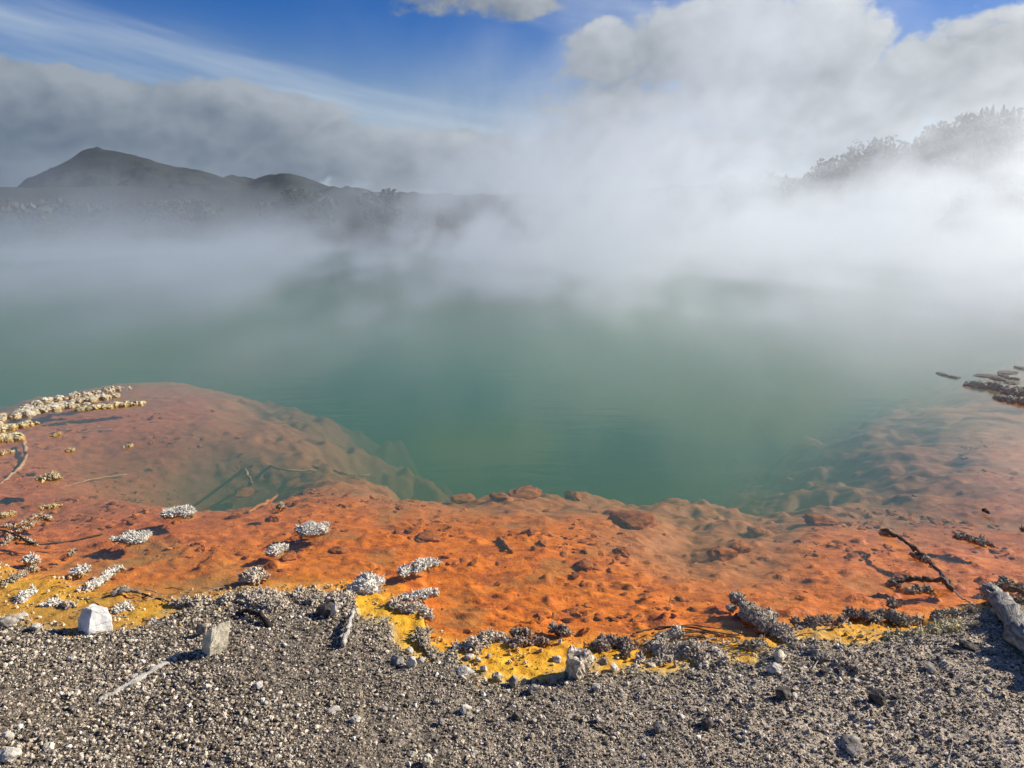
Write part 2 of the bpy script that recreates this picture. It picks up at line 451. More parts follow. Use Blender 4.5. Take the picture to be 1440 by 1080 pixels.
# far bank: a strip rising out of the water beyond the pool
fx = np.linspace(-120, 120, 240); fy = np.concatenate([np.linspace(56, 80, 30), np.linspace(84, 240, 24)])
FX, FY = np.meshgrid(fx, fy)
edge = 63 + 4 * fbm(FX * .05, FX * 0 + 3, 3) - (np.abs(FX) / 60) ** 2 * 10
up = np.clip(FY - edge, -10, 400)
FZ = np.where(up < 0, up * .35, up * .06 + 1.2 * sstep(0, 8, up)) + fbm(FX * .2, FY * .2, 3) * .8 * sstep(0, 5, up)
i3 = np.arange(FX.size).reshape(FX.shape)
q3 = np.stack([i3[:-1, :-1], i3[1:, :-1], i3[1:, 1:], i3[:-1, 1:]], -1).reshape(-1, 4)
fb = obj('far_shore', new_mesh('far_shore', np.stack([FX.ravel(), FY.ravel(), FZ.ravel()], -1), q3, M_far, True)); fb['kind'] = 'structure'
def far_z(x, y):
    e = 63 + 4 * float(fbm(np.array([x * .05]), np.array([3.0]), 3)[0]) - (abs(x) / 60) ** 2 * 10
    u = y - e; s = min(max(u / 8, 0), 1); s = s * s * (3 - 2 * s)
    return (u * .06 + 1.2 * s) if u > 0 else 0.0
def hill(name, prof, dist, depth, mat, rough, label):
    pts = []
    for (a, b) in prof:
        v = px_dir(a, b); k = dist / v.y; pts.append((v.x * k, CAM_H + v.z * k))
    xs = np.linspace(pts[0][0], pts[-1][0], 260)
    hs_ = np.interp(xs, [q[0] for q in pts], [q[1] for q in pts])
    ker = np.ones(5) / 5; hs_ = np.convolve(np.pad(hs_, 2, 'edge'), ker, 'valid')
    us = np.linspace(-1, 1, 70)
    HX, U = np.meshgrid(xs, us)
    HY = dist + U * depth
    HX = HX * HY / dist
    prof_ = np.where(U < 0, (1 - np.abs(U)) * HY / dist, (1 - U ** 2 * .8))
    nn = fbm(HX / dist * 11, HY / dist * 11, 6, .6)
    HZ = np.tile(hs_, (70, 1)) * prof_ + nn * rough * (1 - .75 * np.exp(-(U / .12) ** 2)) - 2.0 * (U < -.95)
    i = np.arange(HX.size).reshape(HX.shape)
    q = np.stack([i[:-1, :-1], i[1:, :-1], i[1:, 1:], i[:-1, 1:]], -1).reshape(-1, 4)
    o = obj(name, new_mesh(name, np.stack([HX.ravel(), HY.ravel(), HZ.ravel()], -1), q, mat, True))
    o['kind'] = 'structure'; o['label'] = label
    return o, lambda x: float(np.interp(x, xs, hs_))
PROF_L = [(-700, 300), (-300, 285), (-120, 300), (0, 284), (22, 268), (28, 257), (70, 238), (100, 224), (125, 213), (165, 211), (200, 217), (230, 227), (270, 234), (310, 248), (340, 259), (362, 252), (382, 244), (402, 241), (432, 246), (452, 258), (480, 265), (520, 268), (600, 280), (700, 300), (800, 316)]
hill('mountain', PROF_L, 900, 420, M_hill, 26, 'dark twin peaked mountain behind the steam on the left')
PROF_M = [(380, 318), (480, 305), (560, 292), (640, 284), (740, 280), (850, 270), (960, 262), (1060, 258), (1160, 250), (1260, 250), (1400, 260), (1600, 275), (1800, 300)]
hill('hill', PROF_M, 420, 160, M_hill2, 9, 'faint scrubby ridge lost in steam across the pool')
PROF_R = [(1020, 318), (1120, 268), (1180, 228), (1220, 216), (1260, 214), (1290, 206), (1320, 192), (1350, 183), (1375, 176), (1440, 173), (1560, 160), (1800, 180), (2200, 230)]
_, ridge_r = hill('wooded_hill', PROF_R, 260, 110, M_hill2, 5, 'conifer topped hill rising through steam on the right')

# ------------------------------------------------------------------ trees
M_bark, t, o = material('bark')
bsdf(t, o, mixc(t, noise(t, position(t), 8, 4).smooth(.3, .7), (.05, .04, .03), (.13, .11, .09)), .9, .1)
def mat_leaf(name, a, b):
    m, t, o = material(name)
    n = noise(t, position(t), 1.6, 3)
    c = mixc(t, n.smooth(.3, .7), a, b)
    bb = bsdf(t, o, c, .7, .2)
    return m
M_leaf = mat_leaf('bush_leaves', (.035, .050, .025), (.085, .095, .045))
M_leaf2 = mat_leaf('scrub_leaves', (.060, .055, .035), (.115, .10, .060))
M_pine = mat_leaf('conifer_needles', (.022, .034, .022), (.050, .064, .036))
def tube_arrays(pts, radii, sides=7, wob=0.0, seed=0, cap=True):
    pts = np.asarray(pts, float); n = len(pts); rg = np.random.default_rng(seed)
    V, F, ar, al = [], [], [], []
    tan = np.gradient(pts, axis=0); tan /= np.linalg.norm(tan, axis=1)[:, None] + 1e-9
    ref = np.array([0.13, .21, 1.0]); ref = np.where(np.abs(tan @ ref / np.linalg.norm(ref))[:, None] > .93, np.array([1., .2, 0]), ref)
    a = np.cross(tan, ref); a /= np.linalg.norm(a, axis=1)[:, None] + 1e-9
    b = np.cross(tan, a)
    ph = np.linspace(0, 2 * np.pi, sides, endpoint=False)
    L = np.concatenate([[0], np.cumsum(np.linalg.norm(np.diff(pts, axis=0), axis=1))])
    ridge = 1 + wob * rg.normal(0, 1, sides)
    for i in range(n):
        rk = radii[i] * ridge * (1 + wob * .6 * rg.normal(0, 1, sides))
        V.append(pts[i] + np.outer(rk * np.cos(ph), a[i]) + np.outer(rk * np.sin(ph), b[i]))
        ar.append(ph); al.append(np.full(sides, L[i] * 10))
    V = np.concatenate(V)
    for i in range(n - 1):
        for k in range(sides):
            k2 = (k + 1) % sides
            F.append((i * sides + k, i * sides + k2, (i + 1) * sides + k2, (i + 1) * sides + k))
    if cap:
        V = np.concatenate([V, pts[:1] - tan[:1] * radii[0] * .3, pts[-1:] + tan[-1:] * radii[-1] * .3])
        c0, c1 = len(V) - 2, len(V) - 1
        ar.append(np.array([0, 0])); al.append(np.array([0, L[-1] * 10]))
        for k in range(sides):
            k2 = (k + 1) % sides
            F.append((c0, k2, k, k)); F.append((c1, (n - 1) * sides + k, (n - 1) * sides + k2, (n - 1) * sides + k2))
    return V, F, np.concatenate(ar), np.concatenate(al)
def tubes_mesh(name, parts, mat, smooth=True):
    V, F, ar, al, off = [], [], [], [], 0
    for (v, f, a, l) in parts:
        V.append(v); F += [tuple(i + off for i in q) for q in f]; ar.append(a); al.append(l); off += len(v)
    V = np.concatenate(V)
    me = bpy.data.meshes.new(name)
    me.from_pydata([tuple(v) for v in V], [], [q if q[2] != q[3] else q[:3] for q in F])
    me.materials.append(mat)
    me.polygons.foreach_set('use_smooth', np.full(len(me.polygons), smooth, dtype=bool))
    attr(me, 'around', np.cos(np.concatenate(ar)) * .5 + np.sin(np.concatenate(ar)) * .3); attr(me, 'along', np.concatenate(al))
    me.update(); return me
def leaf_mesh(name, centers, size, mat, rg):
    n = len(centers)
    a = rg.normal(0, 1, (n, 3)); a /= np.linalg.norm(a, axis=1)[:, None]
    b = np.cross(a, rg.normal(0, 1, (n, 3))); b /= np.linalg.norm(b, axis=1)[:, None]
    s = size * rg.uniform(.6, 1.4, n)[:, None]
    V = np.stack([centers - a * s, centers + b * s * .55, centers + a * s, centers - b * s * .55], 1).reshape(-1, 3)
    return new_mesh(name, V, np.arange(4 * n).reshape(-1, 4), mat)
def bush(name, base, wdt, hgt, mat, seed, label, group):
    rg = np.random.default_rng(seed)
    e = bpy.data.objects.new(name, None); C.objects.link(e); e.location = base
    tag(e, label, 'tree', group)
    parts = [tube_arrays([(0, 0, -.3), (.05 * wdt, 0, hgt * .3), (.02 * wdt, .03, hgt * .7)], [.05 * hgt, .035 * hgt, .012 * hgt], 6, .05, seed)]
    cs = []
    for k in range(14):
        a = rg.uniform(0, 6.28); u = rg.uniform(.2, 1) ** .6
        c = np.array([math.cos(a) * wdt * .42 * u, math.sin(a) * wdt * .36 * u, hgt * rg.uniform(.12, .88)])
        parts.append(tube_arrays([(0.03 * wdt, 0, hgt * .22), tuple(c * .55 + np.array([0, 0, hgt * .1])), tuple(c)], [.02 * hgt, .014 * hgt, .006 * hgt], 5, .05, seed + k))
        m = int(rg.integers(70, 130)); d = rg.normal(0, 1, (m, 3)); d /= np.linalg.norm(d, axis=1)[:, None]
        cs.append(c + d * rg.uniform(.55, 1.0, m)[:, None] ** .6 * np.array([wdt * .20, wdt * .20, hgt * .17]) * rg.uniform(.75, 1.25))
    obj('trunk', tubes_mesh('trunk', parts, M_bark), e)
    obj('crown', leaf_mesh('crown', np.concatenate(cs), .035 * (wdt + hgt), mat, rg), e)
    return e
def conifer_meshes(seed):
    rg = np.random.default_rng(seed)
    tr_ = tubes_mesh('conifer_trunk', [tube_arrays([(0, 0, -.1), (0, 0, .5), (0, 0, 1.0)], [.022, .014, .003], 6, .03, seed)], M_bark)
    V, F = [], []
    for k in range(26):
        z = .10 + .88 * (k / 26); r = .27 * (1 - z) ** .8 + .02
        nb = 13
        for j in range(nb):
            a = rg.uniform(0, 6.28); rl = r * rg.uniform(.6, 1.25); wd = .05 + .35 * rl
            d = np.array([math.cos(a), math.sin(a), 0]); s = np.array([-d[1], d[0], 0])
            zt = z + rg.normal(0, .012); i = len(V)
            V += [d * .01 + np.array([0, 0, zt + .02]), d * rl * .55 + s * wd * .5 + np.array([0, 0, zt - .01]), d * rl + np.array([0, 0, zt - .03 - .1 * rl]), d * rl * .55 - s * wd * .5 + np.array([0, 0, zt - .015])]
            F.append((i, i + 1, i + 2, i + 3))
    return tr_, new_mesh('conifer_crown', V, F, M_pine)
CON = [conifer_meshes(s) for s in (1, 2, 3, 4)]

# ------------------------------------------------------------------ rocks, crusts, driftwood
def ico(sub):
    bm = bmesh.new(); bmesh.ops.create_icosphere(bm, subdivisions=sub, radius=1.0)
    V = np.array([v.co[:] for v in bm.verts]); F = np.array([[v.index for v in f.verts] for f in bm.faces]); bm.free()
    return V, F
ICO = {k: ico(k) for k in (2, 3, 4)}
def rock_arrays(seed, dims, facets=12, rough=.12, sub=3):
    rg = np.random.default_rng(seed); V, F = ICO[sub]; V = V.copy()
    for _ in range(facets):
        n = rg.normal(0, 1, 3); n /= np.linalg.norm(n); d = rg.uniform(.55, .85)
        V -= np.maximum(0, V @ n - d)[:, None] * n
    V = V * (1 + rough * fbm3(V * 1.7 + seed, 4, .6)[:, None] * 2)
    V += .05 * rough / .12 * np.stack([fbm3(V * 6 + 3 * k + seed, 2) for k in range(3)], -1)
    ext = V.max(0) - V.min(0); V = (V - V.min(0) - ext / 2) / ext
    return V * np.array(dims), F
def rotz(V, a):
    c, s = math.cos(a), math.sin(a); return V @ np.array([[c, s, 0], [-s, c, 0], [0, 0, 1]])
def roty(V, a):
    c, s = math.cos(a), math.sin(a); return V @ np.array([[c, 0, -s], [0, 1, 0], [s, 0, c]])
def rock(name, px, py, wpx, hpx, mat, label, cat='stone', seed=0, depth=.8, facets=12, rough=.12, sub=3, rot=0, tilt=0, group=None, bed=False, sink=.2):
    """py is the pixel row of the stone's foot"""
    p = B(px, py) if bed else G(px, py); s = scale_at(p)
    dims = (wpx * s, wpx * s * depth, hpx * s * 1.08)
    V, F = rock_arrays(seed, dims, facets, rough, sub)
    V = roty(V, tilt); V = rotz(V, rot)
    V[:, 2] += dims[2] * (.5 - sink)
    o = obj(name, new_mesh(name, V, F, mat), None, tuple(p + np.array([0, dims[1] * .3, 0])))
    return tag(o, label, cat, group)

# template nub: tapered, knobbed little finger of sinter, unit length along z, unit radius
def nub_template(sides=5):
    prof = [(0.0, .8), (.62, 1.0), (.92, .62)]
    V = []
    for (z, r) in prof:
        for k in range(sides):
            a = 2 * math.pi * k / sides; V.append((r * math.cos(a), r * math.sin(a), z))
    V.append((0, 0, 1.04)); F = []
    for i in range(len(prof) - 1):
        for k in range(sides):
            k2 = (k + 1) % sides
            F += [(i * sides + k, i * sides + k2, (i + 1) * sides + k2), (i * sides + k, (i + 1) * sides + k2, (i + 1) * sides + k)]
    for k in range(sides): F.append(((len(prof) - 1) * sides + k, (len(prof) - 1) * sides + (k + 1) % sides, len(V) - 1))
    return np.array(V), np.array(F)
NV, NF = nub_template()
def nubs(pos, dirs, length, radius, rg, bend=.35):
    n = len(pos)
    d = dirs / (np.linalg.norm(dirs, axis=1)[:, None] + 1e-9)
    r = np.cross(d, rg.normal(0, 1, (n, 3))); r /= np.linalg.norm(r, axis=1)[:, None] + 1e-9
    s = np.cross(d, r)
    jit = 1 + .22 * rg.normal(0, 1, (n, len(NV), 1))
    lx = NV[None, :, 0:1] * radius[:, None, None] * jit; ly = NV[None, :, 1:2] * radius[:, None, None] * jit
    lz = NV[None, :, 2:3] * length[:, None, None]
    bendv = (NV[None, :, 2:3] ** 2) * (length * rg.normal(0, bend, n))[:, None, None]
    V = pos[:, None, :] + (lx + bendv) * r[:, None, :] + ly * s[:, None, :] + lz * d[:, None, :]
    F = NF[None] + (np.arange(n) * len(NV))[:, None, None]
    return V.reshape(-1, 3), F.reshape(-1, 3)
def crust(name, pts, width, height, n, mat, label, cat='sinter crust', seed=0, nl=None, nr=(.0026, .0050), group=None, bed=False, spread=1.0, lobes=None, gap=.25):
    """sinter-crusted clump along a pixel polyline: uneven lobes overgrown with short knobby fingers; width/height in pixels at its place"""
    rg = np.random.default_rng(seed + 1000)
    if nl is None: nl, nr = ((.010, .024), (.0026, .0048)) if mat is M_white else ((.004, .024), (.0020, .0056))
    W = np.array([(B if bed else G)(*q) for q in pts])
    base = W.mean(0); s = scale_at(base); wd, ht = width * s * .5 * 1.45, height * s * 1.3; n = int(n * 1.9)
    seg = np.linalg.norm(np.diff(W, axis=0), axis=1); L = seg.sum(); cum = np.concatenate([[0], np.cumsum(seg)])
    nb = lobes or int(np.clip(3 + 2.0 * L / wd, 4, 26))
    V, F, off = [], [], 0
    fcs, fns, ars, hh = [], [], [], []
    V0, F0 = ICO[2]
    for k in range(nb):
        u = (k + rg.uniform(.1, .9)) / nb * L
        c = np.array([np.interp(u, cum, W[:, i]) for i in range(3)])
        j = min(np.searchsorted(cum, u, 'right') - 1, len(seg) - 1); tg = (W[j + 1] - W[j]) / (seg[j] + 1e-9); nm = np.array([-tg[1], tg[0], 0])
        endf = .55 + .45 * math.sin(math.pi * min(max(u / max(L, 1e-6), .02), .98)) ** .6
        size = rg.uniform(.35, 1.0) * endf
        if rg.random() < gap * .5: size *= .5
        c = c + nm * rg.uniform(-1, 1) * wd * (1.05 - size * .75) + tg * rg.normal(0, .1) * wd
        r = np.array([rg.uniform(.55, .95), rg.uniform(.45, .8), 0]) * wd * size
        hz_ = ht * size * rg.uniform(.45, 1.0)
        an = rg.uniform(0, 3.14)
        Q = V0 * np.array([r[0], r[1], hz_ * .95]); Q[:, 2] = np.maximum(Q[:, 2], -.35 * hz_)
        Q = Q * (1 + .5 * fbm3(V0 * 1.9 + seed * 1.3 + k * 3.1, 2)[:, None])
        Q = rotz(Q, an) + c
        V.append(Q); F.append(F0 + off); off += len(Q)
        fc = Q[F0]; fn = np.cross(fc[:, 1] - fc[:, 0], fc[:, 2] - fc[:, 0]); ar = np.linalg.norm(fn, axis=1) / 2
        fn = fn / (2 * ar[:, None] + 1e-12)
        fcs.append(fc); fns.append(fn); ars.append(ar * (fn[:, 2] > -.3)); hh.append(np.full(len(F0), size))
    fc, fn, ar, hh = np.concatenate(fcs), np.concatenate(fns), np.concatenate(ars), np.concatenate(hh)
    # uneven growth: dense tufts and bald spots
    cc = fc.mean(1); g = sstep(-.22, .15, fbm3(cc / (wd + 1e-6) * 1.6 + seed, 2))
    pr = ar * (.25 + g); pr = pr / pr.sum(); pick = rg.choice(len(pr), n, p=pr)
    bw = rg.dirichlet((1, 1, 1), n); pos = (fc[pick] * bw[:, :, None]).sum(1)
    d = fn[pick] * np.array([1.15, 1.15, .8]) * spread + np.array([0, 0, .40]) + rg.normal(0, .42, (n, 3))
    grow = .55 + .75 * rg.random(n) ** 1.5
    ln = (nl[0] + (nl[1] - nl[0]) * rg.random(n)) * grow; rd = rg.uniform(*nr, n) * (.7 + .5 * rg.random(n))
    pos = pos - d / np.linalg.norm(d, axis=1)[:, None] * ln[:, None] * .25
    NVs, NFs = nubs(pos, d, ln, rd, rg)
    V = np.concatenate(V + [NVs]) - base; F = np.concatenate(F + [NFs + off])
    o = obj(name, new_mesh(name, V, F, mat), None, tuple(base))
    return tag(o, label, cat, group)

def stick(name, pts, r0, r1, mat, label, cat='branch', seed=0, bed=False, z=None, sides=9, wob=.10, group=None, sub=6, curl=.0, forks=()):
    """a branch along pixels (px, py[, lift]) with end radii in metres"""
    rg = np.random.default_rng(seed + 500)
    def line(pp, ra, rb, sd):
        W = []
        for q in pp:
            b_ = P(q[0], q[1], z) if z is not None else (B if bed else G)(q[0], q[1]); W.append(b_ + np.array([0, 0, (q[2] if len(q) > 2 else 0)]))
        W = np.array(W); m = (len(W) - 1) * sub + 1; u = np.linspace(0, len(W) - 1, m)
        # Catmull-like smoothing
        path = np.stack([np.interp(u, range(len(W)), W[:, i]) for i in range(3)], -1)
        for _ in range(3): path[1:-1] = (path[:-2] + 2 * path[1:-1] + path[2:]) / 4
        path += rg.normal(0, 1, path.shape) * min(ra, .02) * .35
        rad = np.linspace(ra, rb, m) * (1 + .2 * rg.normal(0, 1, m))
        return path, rad
    path, rad = line(pts, r0, r1, seed)
    base = path[0].copy()
    parts = [tube_arrays(path - base, rad, sides, wob, seed)]
    for k, (pp, ra, rb) in enumerate(forks):
        pa, rd = line(pp, ra, rb, seed + k)
        parts.append(tube_arrays(pa - base, rd, 6, wob, seed + k + 1))
    o = obj(name, tubes_mesh(name, parts, mat), None, tuple(base))
    return tag(o, label, cat, group)


# ------------------------------------------------------------------ things on the near shore
M_beige = mat_mineral('beige_sinter', (.60, .54, .42), (.30, .26, .18), (.42, .30, .14), 18, .03)
# --- white crusted cushions standing in the orange shallows
crust('sinter_cushion', [(163, 766), (186, 762), (208, 758)], 40, 14, 900, M_white, 'large white spiky sinter cushion standing in orange shallows at left', seed=1, nl=(.010, .026), nr=(.0024, .0042), spread=1.35)
crust('sinter_cushion', [(236, 724), (266, 721)], 32, 12, 700, M_white, 'white spiky sinter cushion farthest out, behind the largest one', seed=2, nl=(.010, .026), nr=(.0024, .0042), spread=1.35)
crust('sinter_cushion', [(420, 748), (458, 746)], 34, 14, 800, M_white, 'white domed sinter cushion in the shallows nearest the teal water', seed=3, nl=(.010, .026), nr=(.0024, .0042), spread=1.35)
crust('sinter_cushion', [(377, 777), (403, 773)], 18, 10, 260, M_white, 'small white sinter tuft in front of the domed cushion', seed=4, spread=1.2)
crust('sinter_cushion', [(346, 818), (372, 810)], 24, 15, 300, M_grey, 'small pale sinter tuft touching the grey crust mass', seed=5)
crust('sinter_cushion', [(492, 830), (518, 827), (540, 826)], 36, 22, 520, M_white, 'broad grey white sinter cushion at the edge beside the crust mass', seed=6)
crust('sinter_finger', [(564, 808), (590, 800), (614, 790)], 19, 12, 420, M_white, 'upper pale sinter finger pointing right into the orange water', seed=7)
crust('sinter_finger', [(572, 845), (592, 840), (613, 833)], 17, 11, 340, M_white, 'lower pale sinter finger beside the yellow pocket', seed=8)
crust('sinter_tuft', [(386, 716), (402, 713)], 8, 5, 60, M_tan, 'tiny pale tuft above the domed white cushion', seed=9)
# --- the knotted grey crust along the waterline
crust('sinter_crust', [(318, 838), (345, 840), (375, 846), (405, 848), (430, 852), (455, 850)], 52, 20, 1500, M_grey, 'wide mass of knotted grey sinter twigs on the waterline, left of centre', seed=11)
crust('sinter_crust', [(246, 851), (262, 848), (296, 851)], 20, 14, 300, M_grey, 'small knot of grey sinter left of the wide crust mass', seed=12)
crust('sinter_crust', [(455, 846), (480, 842), (500, 838)], 18, 10, 300, M_grey, 'grey sinter twigs joining the crust mass to the broad cushion', seed=13)
crust('sinter_crust', [(548, 850), (572, 858), (592, 858), (606, 872)], 18, 13, 380, M_grey, 'branching grey sinter twigs below the lower sinter finger', seed=14)
crust('sinter_crust', [(596, 884), (590, 902), (604, 918), (622, 930)], 17, 10, 320, M_tan, 'trail of tan sinter twigs running down beside the yellow pocket', seed=15)
crust('sinter_crust', [(642, 914), (668, 908), (690, 900), (712, 896)], 26, 17, 520, M_grey, 'lumpy grey sinter crust on the waterline right of the twig trail', seed=16)
crust('sinter_crust', [(722, 894), (740, 890)], 16, 13, 150, M_brown, 'small brown knot of sinter in the deep orange water', seed=17)
crust('sinter_crust', [(775, 884), (790, 888), (800, 892)], 14, 10, 160, M_brown, 'brown crusted twig ends hooking into the orange water', seed=18)
crust('sinter_crust', [(718, 908), (745, 906), (772, 904)], 14, 10, 240, M_brown, 'low brown crust strip along the orange water edge', seed=19)
crust('sinter_crust', [(834, 908), (860, 908), (885, 916), (905, 920)], 28, 15, 450, M_brown, 'brown crust strip right of the round knobbly boulder', seed=20)
crust('sinter_crust', [(884, 930), (915, 926), (945, 920), (985, 922), (1020, 924)], 36, 16, 1000, M_grey, 'long tangled grey brown crust mat below the submerged red twigs', seed=21)
crust('sinter_crust', [(930, 906), (944, 898), (954, 892)], 22, 20, 260, M_grey, 'upright grey sinter bush above the tangled crust mat', seed=22)
crust('sinter_crust', [(1048, 914), (1064, 908), (1076, 912)], 18, 12, 240, M_tan, 'curled tan sinter knot under the diagonal crusted limb', seed=23)
crust('sinter_crust', [(1018, 842), (1040, 853), (1062, 866), (1084, 882), (1106, 894), (1128, 904)], 32, 16, 1300, M_grey, 'thick crusted limb running diagonally from the shore into orange water', seed=24)
crust('sinter_crust', [(1120, 908), (1150, 920), (1185, 934), (1210, 940)], 20, 8, 420, M_grey, 'low grey ridge continuing the diagonal limb across the shore', seed=25)
crust('sinter_crust', [(1116, 882), (1140, 878), (1160, 872), (1182, 872)], 20, 12, 380, M_brown, 'brown sinter row right of the diagonal crusted limb', seed=26)
crust('sinter_crust', [(1186, 864), (1206, 866), (1222, 872)], 18, 13, 300, M_brown, 'rounded brown sinter lobe in the right hand crust row', seed=27)
crust('sinter_crust', [(1226, 870), (1250, 868), (1275, 878), (1300, 880)], 24, 14, 480, M_tan, 'longest tan sinter lobe in the right hand crust row', seed=28)
crust('sinter_crust', [(1312, 872), (1332, 866), (1352, 868), (1378, 862)], 18, 12, 400, M_tan, 'tan sinter lobe touching the large weathered log', seed=29)
crust('sinter_crust', [(1250, 852), (1262, 851)], 14, 9, 120, M_brown, 'single small brown knob standing above the right hand crust row', seed=30)
crust('sinter_crust', [(1394, 828), (1415, 824), (1440, 828)], 16, 12, 300, M_tan, 'tan crust at the head of the weathered log', seed=31)
crust('sinter_crust', [(1240, 892), (1270, 896), (1300, 892), (1335, 884), (1362, 876)], 20, 7, 420, M_yellow, 'low yellowish crumbly crust bordering the right shore', seed=32)
crust('sinter_crust', [(1425, 845), (1450, 850)], 14, 8, 120, M_brown, 'dark crust knob at the right edge beside the log', seed=33)
# --- left margin: small knots and crusted twigs on the ochre mud
crust('sinter_tuft', [(104, 806), (124, 802)], 16, 10, 170, M_white, 'small white tuft left of the long white crusted twig', seed=41)
crust('crusted_twig', [(112, 832), (130, 826), (150, 812), (174, 798)], 11, 8, 330, M_white, 'long white crusted twig slanting up from the ochre mud', 'crusted twig', seed=42)
crust('sinter_tuft', [(34, 790), (52, 787)], 13, 9, 130, M_white, 'small white tuft above the forked left twig', seed=43)
crust('crusted_twig', [(0, 826), (18, 818), (36, 808), (54, 798)], 9, 6, 260, M_tan, 'tan crusted twig entering from the left edge', 'crusted twig', seed=44)
crust('crusted_twig', [(22, 850), (34, 840), (48, 830)], 12, 8, 180, M_white, 'stubby white crusted twig end on ochre mud near left edge', 'crusted twig', seed=45)
crust('sinter_tuft', [(62, 852), (86, 848)], 14, 8, 160, M_white, 'flat white tuft just above left of the white angular stone', seed=46)
crust('sinter_tuft', [(90, 854), (106, 852)], 12, 7, 120, M_grey, 'greyish tuft directly above the white angular stone', seed=47)
crust('sinter_tuft', [(160, 862), (184, 854)], 12, 8, 150, M_white, 'pale crusted lump just right of the white angular stone', seed=48)
crust('sinter_tuft', [(164, 834), (176, 830)], 10, 6, 80, M_tan, 'tan tuft below the end of the long crusted twig', seed=49)
crust('sinter_tuft', [(208, 876), (220, 873)], 9, 6, 70, M_palestone, 'tiny pale lump on yellow mud right of the white stone', seed=50, nl=(.005, .010))
crust('sinter_tuft', [(96, 780), (100, 778)], 7, 7, 40, M_tan, 'tiny tan tuft alone in brown water above the small tufts', seed=51)
crust('sinter_tuft', [(54, 676), (78, 672)], 17, 8, 170, M_yellow, 'yellowish tuft standing alone in the red shallows far left', seed=52, nl=(.016, .030), nr=(.004, .007))
crust('sinter_tuft', [(92, 635), (104, 633)], 8, 3, 60, M_yellow, 'small flat yellow lump in the purple hollow', seed=53, nr=(.005, .009))
crust('sinter_tuft', [(176, 630), (186, 627)], 6, 3, 40, M_yellow, 'tiny yellow tip poking out of the purple hollow', seed=54, nr=(.005, .009))
crust('sinter_tuft', [(70, 614), (84, 611)], 7, 3, 60, M_yellow, 'small yellow lump right of the sulphur stained bank', seed=55, nr=(.005, .009))
crust('sinter_tuft', [(-2, 640), (16, 635)], 10, 4, 90, M_yellow, 'yellow lump at the left edge below the pale ledge', seed=56, nr=(.005, .009))
for k, (pts, wd, lab) in enumerate([
        ([(0, 742), (30, 738), (58, 722)], 7, 'upper crusted twig of the twig pile at left edge'),
        ([(10, 752), (36, 744), (58, 731)], 6, 'middle crusted twig of the twig pile at left edge'),
        ([(0, 768), (14, 760), (30, 756)], 7, 'lowest crusted twig of the twig pile at left edge'),
        ([(54, 716), (72, 714), (88, 711)], 7, 'outermost crusted twig tip right of the twig pile'),
        ([(60, 728), (76, 731)], 7, 'short crusted stub between the twig pile and open water'),
        ([(0, 727), (20, 723)], 8, 'pale crusted lump above the twig pile at left edge'),
        ([(26, 757), (40, 760), (54, 769)], 3, 'thin dark twig curling right below the twig pile')]):
    crust('crusted_twig', pts, wd, wd * .7, 150, M_tan if k not in (3, 5) else M_yellow, lab, 'crusted twig', seed=60 + k, nl=(.007, .016))
# --- pale ledge at left, in three fingers, and its sulphur stained root
LG = 'tongues of the pale ledge'
crust('sinter_ledge', [(-60, 606), (0, 588), (50, 576), (90, 570), (130, 566)], 34, 4.5, 1100, M_beige, 'broad pale sinter ledge running out from the left edge', 'ledge', seed=70, nl=(.008, .022), nr=(.010, .030), spread=1.6, lobes=None)
crust('sinter_ledge', [(40, 573), (80, 561), (120, 556), (155, 549), (182, 545)], 14, 4, 620, M_beige, 'farthest tongue of the pale ledge, pointing right', 'ledge', seed=71, nl=(.008, .022), nr=(.010, .030), spread=1.6, lobes=None)
crust('sinter_ledge', [(100, 566), (140, 560), (166, 557)], 10, 3.2, 300, M_beige, 'middle short tongue of the pale ledge', 'ledge', seed=72, nl=(.008, .022), nr=(.010, .030), spread=1.6, lobes=None)
crust('sinter_ledge', [(110, 576), (150, 572), (180, 569), (204, 566)], 10, 2.6, 340, M_yellow, 'nearest thin yellowish tongue of the pale ledge', 'ledge', seed=73, nl=(.008, .022), nr=(.010, .030), spread=1.6, lobes=None)
crust('sinter_ledge', [(-30, 620), (0, 617), (28, 616)], 18, 4.5, 380, M_yellow, 'sulphur yellow bank below the pale ledge at left edge', 'ledge', seed=74, nl=(.008, .022), nr=(.010, .030), spread=1.6, lobes=None)
crust('sinter_ledge', [(-40, 608), (10, 602), (50, 594)], 12, 3, 260, M_yellow, 'low yellow shelf between pale ledge and sulphur bank', 'ledge', seed=75, nl=(.008, .022), nr=(.010, .030), spread=1.6, lobes=None)
